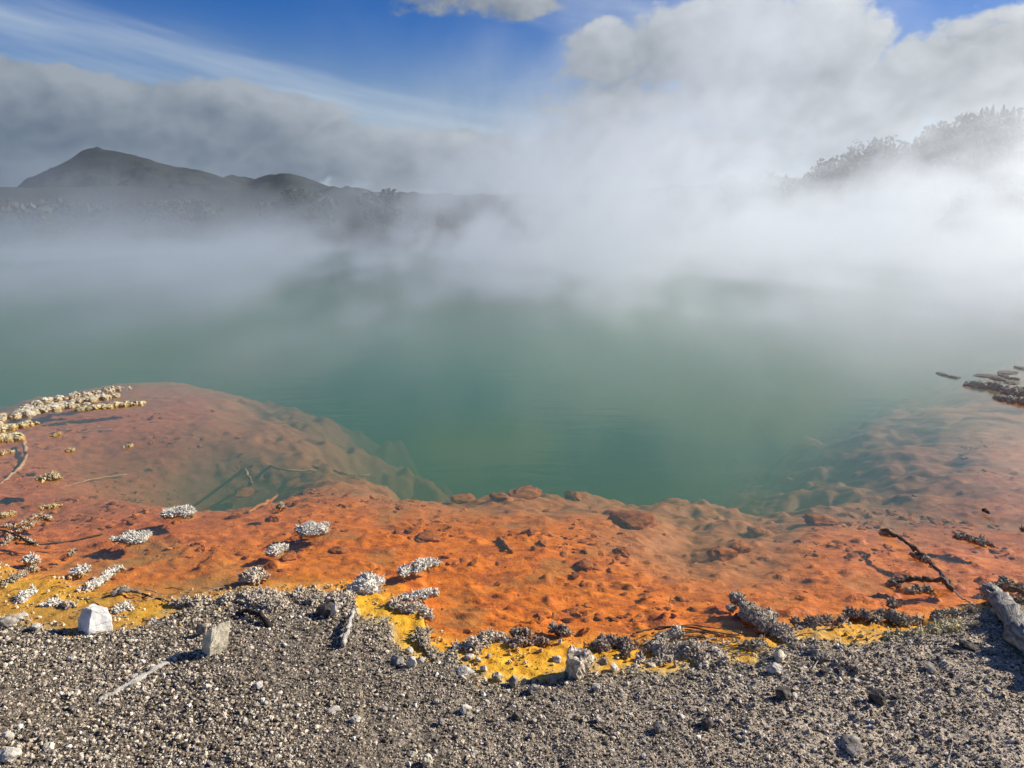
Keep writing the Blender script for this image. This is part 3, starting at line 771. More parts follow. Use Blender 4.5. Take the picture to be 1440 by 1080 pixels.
# --- right ledge and its flat stones
crust('sinter_ledge', [(1356, 541), (1390, 545), (1420, 549), (1470, 553)], 9, 5, 320, M_tan, 'dark crusted ledge running in from the right edge', 'ledge', seed=76, nl=(.02, .05), nr=(.012, .026))
crust('sinter_ledge', [(1400, 560), (1430, 565), (1480, 572)], 9, 5, 260, M_tan, 'lower tongue of the right hand ledge', 'ledge', seed=77, nl=(.02, .05), nr=(.012, .026))
crust('sinter_ledge', [(1405, 551), (1440, 556), (1480, 560)], 12, 5, 260, M_tan, 'middle ridge of the right hand ledge with pale top', 'ledge', seed=78, nl=(.02, .05), nr=(.012, .026))
FL = [((1330, 528), 14, 'leftmost flat grey stone awash at right'), ((1344, 532), 11, 'second flat grey stone awash at right'), ((1392, 531), 19, 'long flat stone above the right ledge tip'),
      ((1423, 526), 22, 'flat stone highest above the right ledge'), ((1415, 530), 13, 'small flat stone under the highest one at right'), ((1408, 535), 14, 'dark flat stone in the middle of the right group'),
      ((1427, 534), 11, 'little flat stone beside the right picture edge group'), ((1398, 541), 12, 'flat stone lying close over the right ledge'), ((1428, 540), 20, 'broad flat stone behind the right ledge'), ((1440, 519), 14, 'flat grey stone cut by the right picture edge')]
for k, (q, wd, lab) in enumerate(FL):
    rock('flat_stone', q[0], q[1], wd, 3.6, M_plate, lab, 'stone', 300 + k, depth=1.7, facets=6, rough=.18, sub=3, rot=k * .7, group='flat stones by the right ledge', sink=.3)
# --- stones
def hull_stone(name, px, py, wpx, pts, mat, label, seed):
    p = G(px, py); w_ = wpx * scale_at(p)
    bm = bmesh.new()
    for q in pts: bm.verts.new(Vector(q) * w_)
    r_ = bmesh.ops.convex_hull(bm, input=bm.verts); bmesh.ops.delete(bm, geom=[v for v in bm.verts if not v.link_faces], context='VERTS')
    bmesh.ops.bevel(bm, geom=bm.edges[:], offset=.015 * w_, segments=1, affect='EDGES', clamp_overlap=True)
    bmesh.ops.triangulate(bm, faces=bm.faces[:]); bmesh.ops.subdivide_edges(bm, edges=bm.edges[:], cuts=3, use_grid_fill=True); bm.normal_update()
    for v in bm.verts:
        n_ = fbm3(np.array([v.co[:]]) / w_ * 3.5 + seed, 5, .65)[0]; v.co += v.normal * n_ * .05 * w_ if v.normal.length else v.co * 0
    me = bpy.data.meshes.new(name); bm.to_mesh(me); bm.free(); me.materials.append(mat)
    return tag(obj(name, me, None, tuple(p)), label, 'stone')
hull_stone('white_stone', 134, 886, 46, [(-.52, -.05, -.1), (.02, -.46, -.1), (.52, -.02, -.1), (.1, .4, -.1), (-.50, .0, .30), (-.34, -.08, .66), (-.12, -.16, .82), (.10, -.24, .80), (.06, -.44, .30), (.40, .06, .70), (.54, .04, .34), (-.10, .26, .76), (.28, .3, .5)], M_whitestone, 'white angular stone at the edge of the yellow mud', 3)
hull_stone('cream_stone', 304, 914, 46, [(-.46, -.02, -.1), (-.06, -.42, -.1), (.30, -.05, -.1), (-.1, .3, -.1), (-.42, .0, .30), (-.22, -.18, .60), (.02, -.22, .84), (.28, -.08, .98), (.48, .08, .90), (.40, .0, .45), (.2, .22, .8), (-.02, -.40, .30)], M_cream, 'upright cream coloured stone with long dark shadow on gravel', 8)
rock('stone_chip', 283, 893, 17, 18, M_greystone, 'narrow grey stone chip behind the cream stone', 'stone', 38, .5, 8, .1, 3, tilt=.3, sink=.1)
rock('dark_stone', 455, 868, 26, 20, M_darkstone, 'dark stone at the shore with a pale chip leaning on it', 'stone', 39, .8, 8, .15, 3, sink=.1)
rock('pale_chip', 470, 868, 9, 22, M_palestone, 'pale chip leaning on the dark shore stone', 'stone', 40, .6, 7, .1, 3, tilt=.4, sink=.05)
rock('boulder', 816, 956, 44, 46, M_grey, 'round knobbly grey boulder on the waterline, centre', 'stone', 41, .9, 5, .30, 4, sink=.12)
rock('grey_stone', 558, 936, 20, 12, M_greystone, 'left stone of the stone trio below the yellow pocket', 'stone', 42, .9, 9, .12, 3)
rock('grey_stone', 578, 940, 17, 20, M_palestone, 'tall pale stone of the stone trio below the yellow pocket', 'stone', 43, .8, 9, .16, 3, tilt=.3)
rock('grey_stone', 591, 934, 12, 9, M_palestone, 'smallest right stone of the stone trio below the yellow pocket', 'stone', 44, .9, 9, .12, 3)
rock('grey_stone', 575, 921, 13, 12, M_palestone, 'pale stone behind the stone trio', 'stone', 45, .9, 9, .15, 3)
ST = [((655, 950), 26, 9, M_palestone, 'flat pale lump at the shore end of the yellow mud'), ((680, 944), 13, 10, M_palestone, 'pale stone right of the flat pale lump'), ((672, 930), 10, 7, M_palestone, 'small pale stone on yellow mud'),
      ((660, 927), 16, 7, M_palestone, 'low pale stone left on yellow mud below the grey crust'), ((688, 925), 8, 6, M_palestone, 'tiny pale stone on yellow mud'),
      ((700, 958), 17, 13, M_tan, 'tan lumpy stone at the low point of yellow mud'), ((722, 966), 16, 18, M_greystone, 'dark sided stone at the lowest yellow mud'), ((778, 962), 15, 14, M_greystone, 'grey stone left of the knobbly boulder foot'),
      ((752, 976), 22, 14, M_greystone, 'dark sided stone below the yellow mud, left of the boulder'), ((783, 931), 16, 9, M_palestone, 'pale stone above left of the knobbly boulder'), ((788, 906), 7, 10, M_palestone, 'small white upright stone by the orange water'),
      ((864, 944), 14, 10, M_palestone, 'pale stone right of the knobbly boulder'), ((850, 934), 12, 9, M_greystone, 'grey stone behind right of the knobbly boulder'), ((1098, 930), 20, 14, M_cream, 'pale stone on yellow mud under the diagonal limb'),
      ((1090, 948), 22, 14, M_palestone, 'pale lumpy stone at the gravel edge under the diagonal limb'), ((1105, 985), 26, 18, M_darkstone, 'dark rounded stone on grey gravel right of centre'), ((1236, 990), 24, 20, M_darkstone, 'darkest round stone on the pale right shore'),
      ((1262, 985), 18, 8, M_darkstone, 'small dark stone right of the darkest round stone'), ((996, 1026), 22, 16, M_darkstone, 'dark stone low on the gravel, right of centre'), ((928, 1030), 20, 16, M_greystone, 'grey stone casting shadow low on the centre gravel'),
      ((842, 1016), 10, 12, M_palestone, 'white pebble beside a thin dark twig'), ((600, 1078), 18, 20, M_cream, 'cream stone cut by the bottom picture edge'), ((655, 1004), 18, 14, M_palestone, 'pale stone with dark shadow on centre gravel'),
      ((727, 1014), 20, 12, M_darkstone, 'dark stone on centre gravel below the yellow mud'), ((8, 1072), 36, 20, M_palestone, 'pale flat stone in the bottom left corner'), ((10, 1040), 18, 10, M_palestone, 'pale stone at left edge above the corner stone'),
      ((66, 1056), 18, 10, M_cream, 'cream stone near the bottom left corner'), ((290, 970), 14, 9, M_palestone, 'pale pebble on dark gravel below the cream stone'), ((362, 968), 16, 7, M_palestone, 'long pale pebble on dark gravel'),
      ((100, 930), 13, 8, M_palestone, 'pale pebble below the white angular stone'), ((8, 882), 26, 16, M_greystone, 'rough grey stone at left edge above the gravel'), ((48, 888), 20, 12, M_palestone, 'pale rough stone beside the left edge stone'), ((28, 872), 18, 10, M_palestone, 'pale rough stone behind the left edge stones'),
      ((1366, 914), 26, 10, M_darkstone, 'flat dark stone on the pale right shore near the log'), ((1344, 922), 20, 9, M_darkstone, 'smaller flat dark stone near the log'), ((1310, 944), 22, 8, M_greystone, 'low grey stone right of the dark shore stones'),
      ((1340, 952), 10, 6, M_darkstone, 'small dark pebble on pale right shore'), ((1200, 1058), 40, 14, M_greystone, 'long low stone near the bottom, right of centre'), ((1160, 948), 14, 8, M_darkstone, 'dark stone at the foot of the low grey ridge'), ((1182, 946), 16, 8, M_darkstone, 'second dark stone at the foot of the low grey ridge'),
      ((540, 1000), 12, 7, M_greystone, 'grey pebble on centre left gravel'), ((470, 1002), 20, 6, M_palestone, 'flat pale flake on centre left gravel'), ((500, 1016), 16, 9, M_palestone, 'pale stone just below the flat pale flake'), ((620, 1020), 13, 9, M_greystone, 'grey stone on gravel left of the dark shadow stone')]
for k, (q, wd, hp, mt, lab) in enumerate(ST):
    rock('stone', q[0], q[1], wd, hp, mt, lab, 'stone', 400 + k, .8, 9, .16, 3, rot=k * 1.3, tilt=.2 * math.sin(k * 2.1), sink=.22)
# loose stones with nothing to tell them apart
lib = [rock_arrays(900 + k, (1, .8, .6), 9, .15, 2) for k in range(8)]
lib_me = [new_mesh('loose_stone', v, f, m) for (v, f), m in zip(lib, [M_palestone, M_greystone, M_palestone, M_cream, M_darkstone, M_greystone, M_palestone, M_tan])]
n_l = 0
while n_l < 150:
    a, b = rng.uniform(-20, 1460), rng.uniform(880, 1085)
    p = G(a, b); dg, dw, de = dists(p[:1], p[1:2])
    if dg[0] > -.03: continue
    wd = (5 + 7 * rng.random() ** 2) * scale_at(p)
    o = obj('loose_stone', lib_me[int(rng.integers(8))], None, tuple(p + np.array([0, 0, wd * .16])))
    o.scale = (wd, wd, wd * rng.uniform(.6, 1.1)); o.rotation_euler = (rng.uniform(-.3, .3), rng.uniform(-.3, .3), rng.uniform(0, 6.28))
    col = {M_palestone: 'pale', M_greystone: 'grey', M_cream: 'cream', M_darkstone: 'dark', M_tan: 'tan'}[o.data.materials[0]]
    where = ('the left gravel', 'the centre left gravel', 'the centre right gravel', 'the right shore')[min(max(int(a // 360), 0), 3)] + (', upper part' if b < 980 else ', near the bottom edge')
    tag(o, 'small loose ' + col + ' stone on ' + where, 'stone', 'loose ' + col + ' stones on ' + where); n_l += 1
# --- wood
stick('driftwood_log', [(1392, 838, .03), (1405, 856, .035), (1424, 884, .04), (1448, 918, .05), (1480, 960, .05)], .030, .048, M_drift, 'large weathered grooved log at the right edge of the shore', 'log', 1, sides=22, wob=.13)
stick('branch', [(1418, 842, .06), (1436, 852, .06), (1460, 862, .06)], .012, .010, M_brownwood, 'brown branch crossing behind the weathered log', 'branch', 2)
stick('branch', [(1240, 749, .02), (1256, 757, .03), (1272, 768, .03), (1290, 782, .03), (1311, 793, .005)], .012, .010, M_brownwood, 'knobbly stick lying in the right hand shallows', 'branch', 3, wob=.2)
crust('crusted_twig', [(1242, 750), (1250, 755)], 9, 9, 70, M_tan, 'crusted knob on the tip of the knobbly right stick', 'crusted twig', seed=81)
crust('crusted_twig', [(1284, 780), (1296, 786), (1308, 793)], 8, 7, 120, M_tan, 'crusted lower end of the knobbly right stick', 'crusted twig', seed=82)
stick('branch', [(1311, 794, 0), (1326, 806, -.01), (1337, 818, -.005), (1336, 828, .01)], .008, .006, M_brownwood, 'thin dark root arching under water below the knobbly stick', 'branch', 4)
stick('branch', [(1250, 822, .01), (1275, 822, .025), (1300, 823, .03), (1325, 824, .03), (1338, 832, .005)], .010, .014, M_brownwood, 'dark crusted branch lying level in the right shallows', 'branch', 5, wob=.2)
crust('crusted_twig', [(1250, 822), (1262, 824)], 8, 7, 90, M_brown, 'crusted left tip of the level right branch', 'crusted twig', seed=83)
crust('crusted_twig', [(1274, 834), (1292, 832), (1310, 830)], 9, 7, 170, M_tan, 'tan crust fringe under the level right branch', 'crusted twig', seed=84)
stick('branch', [(1338, 830, .01), (1350, 843, .01), (1364, 852, .015)], .003, .003, M_palewood, 'thin pale stem from level branch to crust row', 'branch', 6)
crust('sinter_rock', [(1342, 755), (1366, 760), (1394, 768)], 17, 9, 260, M_tan, 'jagged tan sinter flake standing in the right shallows', 'rock', seed=85, nr=(.006, .012), spread=.6)
stick('branch', [(1382, 721, .01), (1391, 725, .02)], .010, .006, M_darkwood, 'tiny dark twig tip above the jagged right flake', 'branch', 7)
crust('sinter_tuft', [(1436, 745), (1446, 746)], 8, 6, 50, M_brown, 'small dark tuft at the right edge beyond the jagged flake', seed=86)
stick('wood_splinter', [(497, 866, .02), (493, 880, .03), (488, 896, .03), (483, 912, .01)], .010, .014, M_palewood, 'bleached wood splinter leaning on the shore by the yellow pocket', 'wood', 8, sides=7, wob=.2)
stick('driftwood_stick', [(333, 866, .01), (348, 865, .02), (364, 869, .025), (379, 882, .01)], .008, .012, M_darkwood, 'curved dark stick on gravel right of the cream stone', 'branch', 9)
stick('buried_root', [(138, 992, -.004), (142, 982, .0), (160, 976, .0), (185, 962, .002), (212, 946, .0), (240, 928, -.004), (262, 918, -.008)], .006, .014, M_palewood, 'tan half buried root across the left gravel', 'root', 10, wob=.15)
stick('branch', [(158, 838, .01), (172, 836, .02), (198, 838, .015)], .010, .006, M_drift, 'grey flat wood chip behind the white angular stone', 'branch', 11)
stick('branch', [(176, 832, .01), (205, 836, .0), (236, 846, .0)], .004, .003, M_darkwood, 'thin dark twig trailing right from the grey wood chip', 'branch', 12)
stick('branch', [(22, 765, .0), (60, 763, -.01), (110, 757, -.01), (144, 752, .005)], .004, .005, M_brownwood, 'thin dark stem reaching the largest white cushion', 'branch', 13)
stick('branch', [(0, 752, .03), (24, 756, .02), (40, 766, .01), (53, 767, .01)], .005, .004, M_darkwood, 'dark bare twig in the twig pile at left edge', 'branch', 14)
stick('branch', [(830, 1020, .004), (850, 1030, .004), (862, 1040, .004)], .004, .003, M_darkwood, 'thin dark twig on centre gravel', 'branch', 15)
stick('branch', [(1330, 1078, .002), (1336, 1064, .003), (1340, 1046, .003)], .002, .002, M_palewood, 'pale thin stem low on the right gravel', 'branch', 16)
stick('branch', [(1142, 944, .006), (1150, 932, .01), (1160, 922, .01)], .0025, .002, M_palewood, 'thin pale stem curving over the low grey ridge', 'branch', 17)
stick('branch', [(895, 893, .01), (930, 884, .012), (975, 885, .010), (1010, 893, .005)], .004, .003, M_brownwood, 'upper reddish twig of the half sunken twig bundle', 'branch', 18)
for k in range(9):
    yy = 884 + k * 3.6 + rng.uniform(-2, 2); xa = rng.uniform(900, 950); xb = rng.uniform(985, 1045)
    stick('branch', [(xa, yy + 3, .002), ((xa + xb) / 2, yy - 3, .008), (xb, yy + 4, .002)], .003, .002, M_brownwood, 'half sunken reddish twig in bundle left of the diagonal limb', 'branch', 30 + k, group='half sunken twig bundle')
for k in range(34):
    for _ in range(200):
        a, b = (rng.uniform(0, 300), rng.uniform(815, 890)) if k < 22 else (rng.uniform(1080, 1400), rng.uniform(870, 915))
        p = G(a, b); dg, dw, de = dists(p[:1], p[1:2])
        if dg[0] > -.03 and dw[0] < .12: break
    an = rng.uniform(-.7, .5) if k < 22 else rng.uniform(.2, 1.3); ln = rng.uniform(12, 38)
    stick('dry_stem', [(a, b, .003), (a + ln * .5 * math.cos(an), b - ln * .3 * math.sin(an) - 1, .008), (a + ln * math.cos(an), b - ln * .6 * math.sin(an), .003)], .0022, .0014, M_palewood if k % 3 else M_brownwood,
          'thin dry stem lying on the ochre mud at far left' if k < 22 else 'thin dry stem lying on the crumbly right shore', 'stem', 100 + k, group='dry stems on the left mud' if k < 22 else 'dry stems on the right shore', sides=5)
for k in range(14):
    xa = rng.uniform(880, 1040); ya = rng.uniform(902, 930); ln = rng.uniform(25, 60); an = rng.uniform(-.5, .5)
    stick('dry_stem', [(xa, ya, .008), (xa + ln * .5, ya - ln * .35 * math.sin(an) - 3, .022), (xa + ln * math.cos(an), ya - ln * .5 * math.sin(an) + 2, .006)], .0026, .0014, M_palewood if k % 2 else M_brownwood, 'thin bare stem arching through the tangled crust mat', 'stem', 160 + k, group='stems in the tangled crust mat', sides=5)
# drowned wood on the bed
stick('drowned_branch', [(250, 606), (285, 620), (330, 640), (352, 645), (390, 659), (440, 664), (520, 670)], .016, .008, M_drownwood, 'long drowned branch along the drop off to teal water', 'branch', 51, bed=True, forks=[([(440, 656), (470, 662), (490, 667)], .012, .008)])
stick('drowned_branch', [(148, 640), (190, 636), (235, 626), (268, 606)], .010, .008, M_drownwood, 'drowned branch across the purple hollow', 'branch', 52, bed=True, forks=[([(120, 618), (134, 606), (140, 598)], .007, .005), ([(80, 604), (110, 608), (160, 603)], .006, .004)])
stick('drowned_branch', [(34, 628, .04), (36, 645, .03), (32, 660, .02), (14, 672, .01), (2, 680, .0)], .014, .008, M_drownwood, 'bent drowned branch near the left edge', 'branch', 53, bed=True)
stick('drowned_branch', [(342, 652), (349, 668), (356, 684)], .010, .008, M_drownwood, 'short drowned stick at the brink of the orange terrace', 'branch', 54, bed=True)
stick('drowned_branch', [(348, 722, .004), (372, 712, .02), (392, 698, .01)], .012, .010, M_orangewood, 'orange drowned stick above the domed white cushion', 'branch', 55, bed=True)
stick('drowned_branch', [(702, 760, .012), (711, 770, .014), (719, 778, .006)], .014, .010, M_orangewood, 'short drowned brown log stub on the orange terrace', 'branch', 56, bed=True)
stick('drowned_branch', [(178, 668, .01), (140, 674, .01), (90, 684, .0)], .008, .005, M_drownwood, 'thin drowned root in the red shallows', 'branch', 57, bed=True)
# stones on the drowned terrace
DS = [((892, 742), 70, 22, 'largest drowned orange boulder at the brink'), ((740, 700), 60, 16, 'drowned ledge block at the far brink of the terrace'), ((808, 702), 34, 12, 'drowned block right of the far ledge'), ((702, 704), 32, 13, 'pale drowned block left of the far ledge'), ((652, 706), 40, 11, 'drowned hump left of the pale block'),
      ((822, 800), 38, 14, 'drowned flat orange stone near the terrace centre'), ((876, 782), 30, 14, 'drowned angular orange stone right of the flat one'), ((1018, 788), 44, 20, 'drowned pointed stone at the right brink'), ((1045, 776), 40, 16, 'drowned stone behind the pointed one'), ((1068, 752), 36, 12, 'drowned stone farther along the right brink'),
      ((1158, 738), 52, 14, 'broad drowned stone under the steam at right'), ((745, 752), 26, 10, 'drowned brown stone above the short log stub'), ((763, 766), 20, 8, 'small drowned stone right of the brown one'), ((598, 762), 46, 9, 'long low drowned stone above the upper sinter finger'), ((476, 778), 34, 9, 'low drowned stone right of the small white tuft'),
      ((338, 696), 36, 10, 'yellowish drowned slab near the orange drowned stick'), ((248, 736), 20, 10, 'drowned round stone under the farthest white cushion'), ((384, 734), 22, 11, 'drowned round stone left of the domed cushion'), ((330, 728), 20, 8, 'drowned reddish stone between the white cushions'), ((405, 788), 34, 9, 'drowned slab under the small white tuft')]
for k, (q, wd, hp, lab) in enumerate(DS):
    rock('drowned_stone', q[0], q[1], wd, hp, M_orangestone, lab, 'stone', 600 + k, .75, 8, .2, 3, rot=k * .9, bed=True, sink=.38, group='stones on the drowned terrace')

# --- instanced stuff: gravel on the shore, rubble on the terrace
def pebble_group(name, mat, variants=6, sub=2, amp=.38):
    ng = bpy.data.node_groups.new(name, 'GeometryNodeTree')
    ng.interface.new_socket('Geometry', in_out='INPUT', socket_type='NodeSocketGeometry')
    ng.interface.new_socket('Geometry', in_out='OUTPUT', socket_type='NodeSocketGeometry')
    gi, go = ng.nodes.new('NodeGroupInput'), ng.nodes.new('NodeGroupOutput')
    join = ng.nodes.new('GeometryNodeJoinGeometry')
    for k in range(variants):
        ic = ng.nodes.new('GeometryNodeMeshIcoSphere'); ic.inputs['Radius'].default_value = .5; ic.inputs['Subdivisions'].default_value = sub
        pos = ng.nodes.new('GeometryNodeInputPosition')
        nz = ng.nodes.new('ShaderNodeTexNoise'); nz.inputs['Scale'].default_value = 1.9; nz.inputs['Detail'].default_value = 1.0
        ad = ng.nodes.new('ShaderNodeVectorMath'); ad.operation = 'ADD'; ad.inputs[1].default_value = (k * 3.1, k * 1.7, k * 5.3)
        ng.links.new(pos.outputs[0], ad.inputs[0]); ng.links.new(ad.outputs[0], nz.inputs['Vector'])
        su = ng.nodes.new('ShaderNodeVectorMath'); su.operation = 'SUBTRACT'; su.inputs[1].default_value = (.5, .5, .5)
        ng.links.new(nz.outputs['Color'], su.inputs[0])
        ml = ng.nodes.new('ShaderNodeVectorMath'); ml.operation = 'SCALE'; ml.inputs['Scale'].default_value = amp * 2.4
        ng.links.new(su.outputs[0], ml.inputs[0])
        sp = ng.nodes.new('GeometryNodeSetPosition'); ng.links.new(ic.outputs[0], sp.inputs[0]); ng.links.new(ml.outputs[0], sp.inputs['Offset'])
        ss = ng.nodes.new('GeometryNodeSetShadeSmooth'); ss.inputs['Shade Smooth'].default_value = False
        ng.links.new(sp.outputs[0], ss.inputs[0])
        sm = ng.nodes.new('GeometryNodeSetMaterial'); sm.inputs['Material'].default_value = mat; ng.links.new(ss.outputs[0], sm.inputs[0])
        gti = ng.nodes.new('GeometryNodeGeometryToInstance'); ng.links.new(sm.outputs[0], gti.inputs[0])
        ng.links.new(gti.outputs[0], join.inputs[0])
    iop = ng.nodes.new('GeometryNodeInstanceOnPoints'); iop.inputs['Pick Instance'].default_value = True
    ng.links.new(gi.outputs[0], iop.inputs['Points']); ng.links.new(join.outputs[0], iop.inputs['Instance'])
    def named(n, ty):
        a = ng.nodes.new('GeometryNodeInputNamedAttribute'); a.data_type = ty; a.inputs['Name'].default_value = n; return a.outputs[0]
    ng.links.new(named('scl', 'FLOAT_VECTOR'), iop.inputs['Scale'])
    e2r = ng.nodes.new('FunctionNodeEulerToRotation'); ng.links.new(named('rot', 'FLOAT_VECTOR'), e2r.inputs[0]); ng.links.new(e2r.outputs[0], iop.inputs['Rotation'])
    ng.links.new(iop.outputs[0], go.inputs[0])
    return ng
def scatter(name, pts, scl, rot, mat, label, **kw):
    me = bpy.data.meshes.new(name); me.vertices.add(len(pts)); me.vertices.foreach_set('co', np.asarray(pts, np.float32).ravel())
    for nm, a in (('scl', scl), ('rot', rot)):
        at = me.attributes.new(nm, 'FLOAT_VECTOR', 'POINT'); at.data.foreach_set('vector', np.asarray(a, np.float32).ravel())
    me.materials.append(mat); me.update()
    o = obj(name, me); o['kind'] = 'stuff'; o['label'] = label
    o.modifiers.new(name, 'NODES').node_group = pebble_group(name, mat, **kw)
    return o
M_gravel, t, o = material('gravel')
r_ = objrand(t); p = position(t); x_ = xyz(t, p)[0]
n_ = noise(t, p, 160, 2)
tone = (r_ * .8 + n_ * .3).smooth(.10, 1.0)
c = mixc(t, tone.f('POWER', 1.3), (.058, .046, .033), (.66, .56, .42))
c = mixc(t, r_.smooth(.955, .975), c, (.70, .66, .57))
c = mixc(t, (r_ * 7.31).f('FRACT').smooth(.86, .95) * .7, c, (.30, .22, .13))
bsdf(t, o, c, .88, .25)
def fan_points(n, rmin, rmax):
    a = rng.uniform(-R(46), R(46), n); r = np.sqrt(rng.uniform(rmin ** 2, rmax ** 2, n))
    return r * np.sin(a), r * np.cos(a)
def gravel_layer(n, rmin, rmax, smin, smax, power, keep):
    x, y = fan_points(n, rmin, rmax); dg, dw, de = dists(x, y)
    k = (dw < -.01) & (rng.random(n) < keep(x, y, dg) * np.clip(1 - sstep(-.05, .10, dg), .0, 1) ** 1.5); x, y = x[k], y[k]
    s = smin + (smax - smin) * rng.random(len(x)) ** power
    z = terrain_z(x, y) + s * .18
    scl = np.stack([s, s * rng.uniform(.6, 1, len(x)), s * rng.uniform(.45, .8, len(x))], -1)
    rot = np.stack([rng.normal(0, .35, len(x)), rng.normal(0, .35, len(x)), rng.uniform(0, 6.28, len(x))], -1)
    return np.stack([x, y, z], -1), scl, rot
def keep_big(x, y, dg):
    side = 1 - sstep(-.5, 1.4, x + fbm(x * 1.7, y * 1.7, 3) * 1.4)
    patch = sstep(-.25, .15, fbm(x * 2.3 + 9, y * 2.3, 3))
    return (.32 + .68 * side) * (.35 + .65 * patch)
def keep_fine(x, y, dg):
    return .35 + .65 * sstep(-.3, .2, fbm(x * 2.9 + 4, y * 2.9, 3))
LA = [gravel_layer(84000, 1.3, 4.3, .005, .019, 3.0, keep_big), gravel_layer(190000, 1.3, 4.0, .003, .0088, 1.4, keep_fine)]
scatter('gravel', *[np.concatenate([l[i] for l in LA]) for i in range(3)], M_gravel, 'loose grey and white gravel covering the near shore')
# crumbs on the yellow mud
M_crumb, t, o = material('ochre_crumbs')
r_ = objrand(t)
c = mixc(t, r_.smooth(.1, .9), (.36, .20, .05), (.66, .55, .34)); bsdf(t, o, c, .8, .25)
x, y = fan_points(60000, 2.2, 5.0); dg, dw, de = dists(x, y)
k = (dg > -.05) & (dw < .05) & (rng.random(len(x)) < .55 * sstep(-.05, .3, fbm(x * 6, y * 6, 3)) + .10); x, y = x[k], y[k]
s = .004 + .016 * rng.random(len(x)) ** 3.0
scatter('crumb_debris', np.stack([x, y, np.maximum(terrain_z(x, y), -.002) + s * .15], -1), np.stack([s, s * .8, s * .7], -1), rng.uniform(0, 6.28, (len(x), 3)), M_crumb, 'ochre crumbs of sinter on the yellow mud')
# rubble on the terrace
M_rubble, t, o = material('orange_rubble')
r_ = objrand(t); p = position(t)
c = mixc(t, r_.smooth(.1, .9), (.20, .055, .010), (.50, .16, .025)); bsdf(t, o, c, .8, .2)
x, y = fan_points(30000, 2.4, 8.0); dg, dw, de = dists(x, y)
k = (dw > .06) & (de < .25) & (rng.random(len(x)) < .65 * sstep(.02, .32, fbm(x * 2.6 + 2, y * 3.4, 4)) + .03); x, y = x[k], y[k]
s = .008 + .040 * rng.random(len(x)) ** 4.0
scatter('rubble', np.stack([x, y, terrain_z(x, y) + s * .05], -1), np.stack([s * 1.4, s, s * .42], -1), np.stack([rng.normal(0, .2, len(x)), rng.normal(0, .2, len(x)), rng.uniform(0, 6.28, len(x))], -1), M_rubble, 'orange coated rubble on the drowned terrace')

# ------------------------------------------------------------------ trees of the far bank and the hill
def far_px(px, py, Y):
    v = px_dir(px, py); k = Y / v.y; return v.x * k, Y, CAM_H + v.z * k
BU = [(435, 74, 5.6, 3.4, 0, 'dark rounded tree dimly seen left of centre on the far bank'), (400, 80, 5.0, 2.4, 1, 'brownish bush behind the dark rounded tree'), (602, 70, 3.4, 2.6, 1, 'faint bush on the far bank near the picture centre'), (540, 76, 4.5, 3.5, 1, 'faint brown bush left of the centre bush'),
      (735, 72, 3.6, 3.0, 1, 'very faint bush just right of the picture centre'), (945, 62, 2.6, 5.0, 0, 'narrow dark tree right of centre lost in steam'), (1050, 70, 4.6, 4.6, 1, 'pale ghost of a tree at right of centre'), (1105, 72, 5.4, 5.4, 0, 'taller ghostly tree beside the pale one'), (805, 76, 3.5, 3.2, 1, 'slender ghostly tree over the pool centre'),
      (1400, 50, 6.5, 5.0, 0, 'large dark tree mass low at the right edge'), (1440, 56, 7.5, 7.6, 0, 'tall dark tree at the right edge under the hill'), (1370, 62, 6.0, 7.4, 0, 'dark tree left of the tall right edge tree'), (1290, 66, 5.5, 6.0, 1, 'faint tree left of the dark right trees'), (1335, 70, 5.0, 8.0, 0, 'faint tall tree between the right trees'),
      (240, 80, 5.5, 2.0, 1, 'low scrub on the far bank below the mountain'), (290, 84, 5.0, 2.2, 0, 'dark scrub right of the low scrub below the mountain'), (20, 66, 6.0, 2.2, 1, 'brown scrub at the left edge of the far bank'), (110, 82, 5.0, 1.9, 0, 'small scrub under the mountain summit')]
for k, (px, Y, wd, hg, kind, lab) in enumerate(BU):
    v = px_dir(px, 330); x = v.x * Y / v.y
    bush('tree', (x, Y, far_z(x, Y) - .1), wd, hg, (M_leaf, M_leaf2)[kind], 40 + k, lab, 'trees on the far bank')
ORD = 'first second third fourth fifth sixth seventh eighth ninth tenth eleventh twelfth thirteenth fourteenth fifteenth sixteenth seventeenth eighteenth nineteenth twentieth twenty-first twenty-second twenty-third twenty-fourth twenty-fifth twenty-sixth twenty-seventh twenty-eighth'.split()
cx = [1182, 1204, 1222, 1240, 1258, 1274, 1288, 1297, 1304, 1315, 1324, 1333, 1341, 1352, 1360, 1369, 1377, 1386, 1392, 1399, 1407, 1413, 1421, 1430, 1438, 1447, 1462, 1480]
for k, px in enumerate(cx):
    Y = 260 + rng.uniform(-8, 3); v = px_dir(px, 190); x = v.x * Y / v.y
    hgt = rng.uniform(3.4, 7.0) * (1 if px > 1285 else .6)
    e = bpy.data.objects.new('conifer', None); C.objects.link(e); e.location = (x, Y, ridge_r(x * 260 / Y) - 1.2)
    e.scale = (hgt,) * 3; e.rotation_euler = (0, 0, rng.uniform(0, 6.28))
    tag(e, ORD[k] + ' conifer from the left along the right hill skyline', 'tree', 'conifers on the right hill')
    tm, cm = CON[k % 4]
    obj('trunk', tm, e); obj('crown', cm, e)

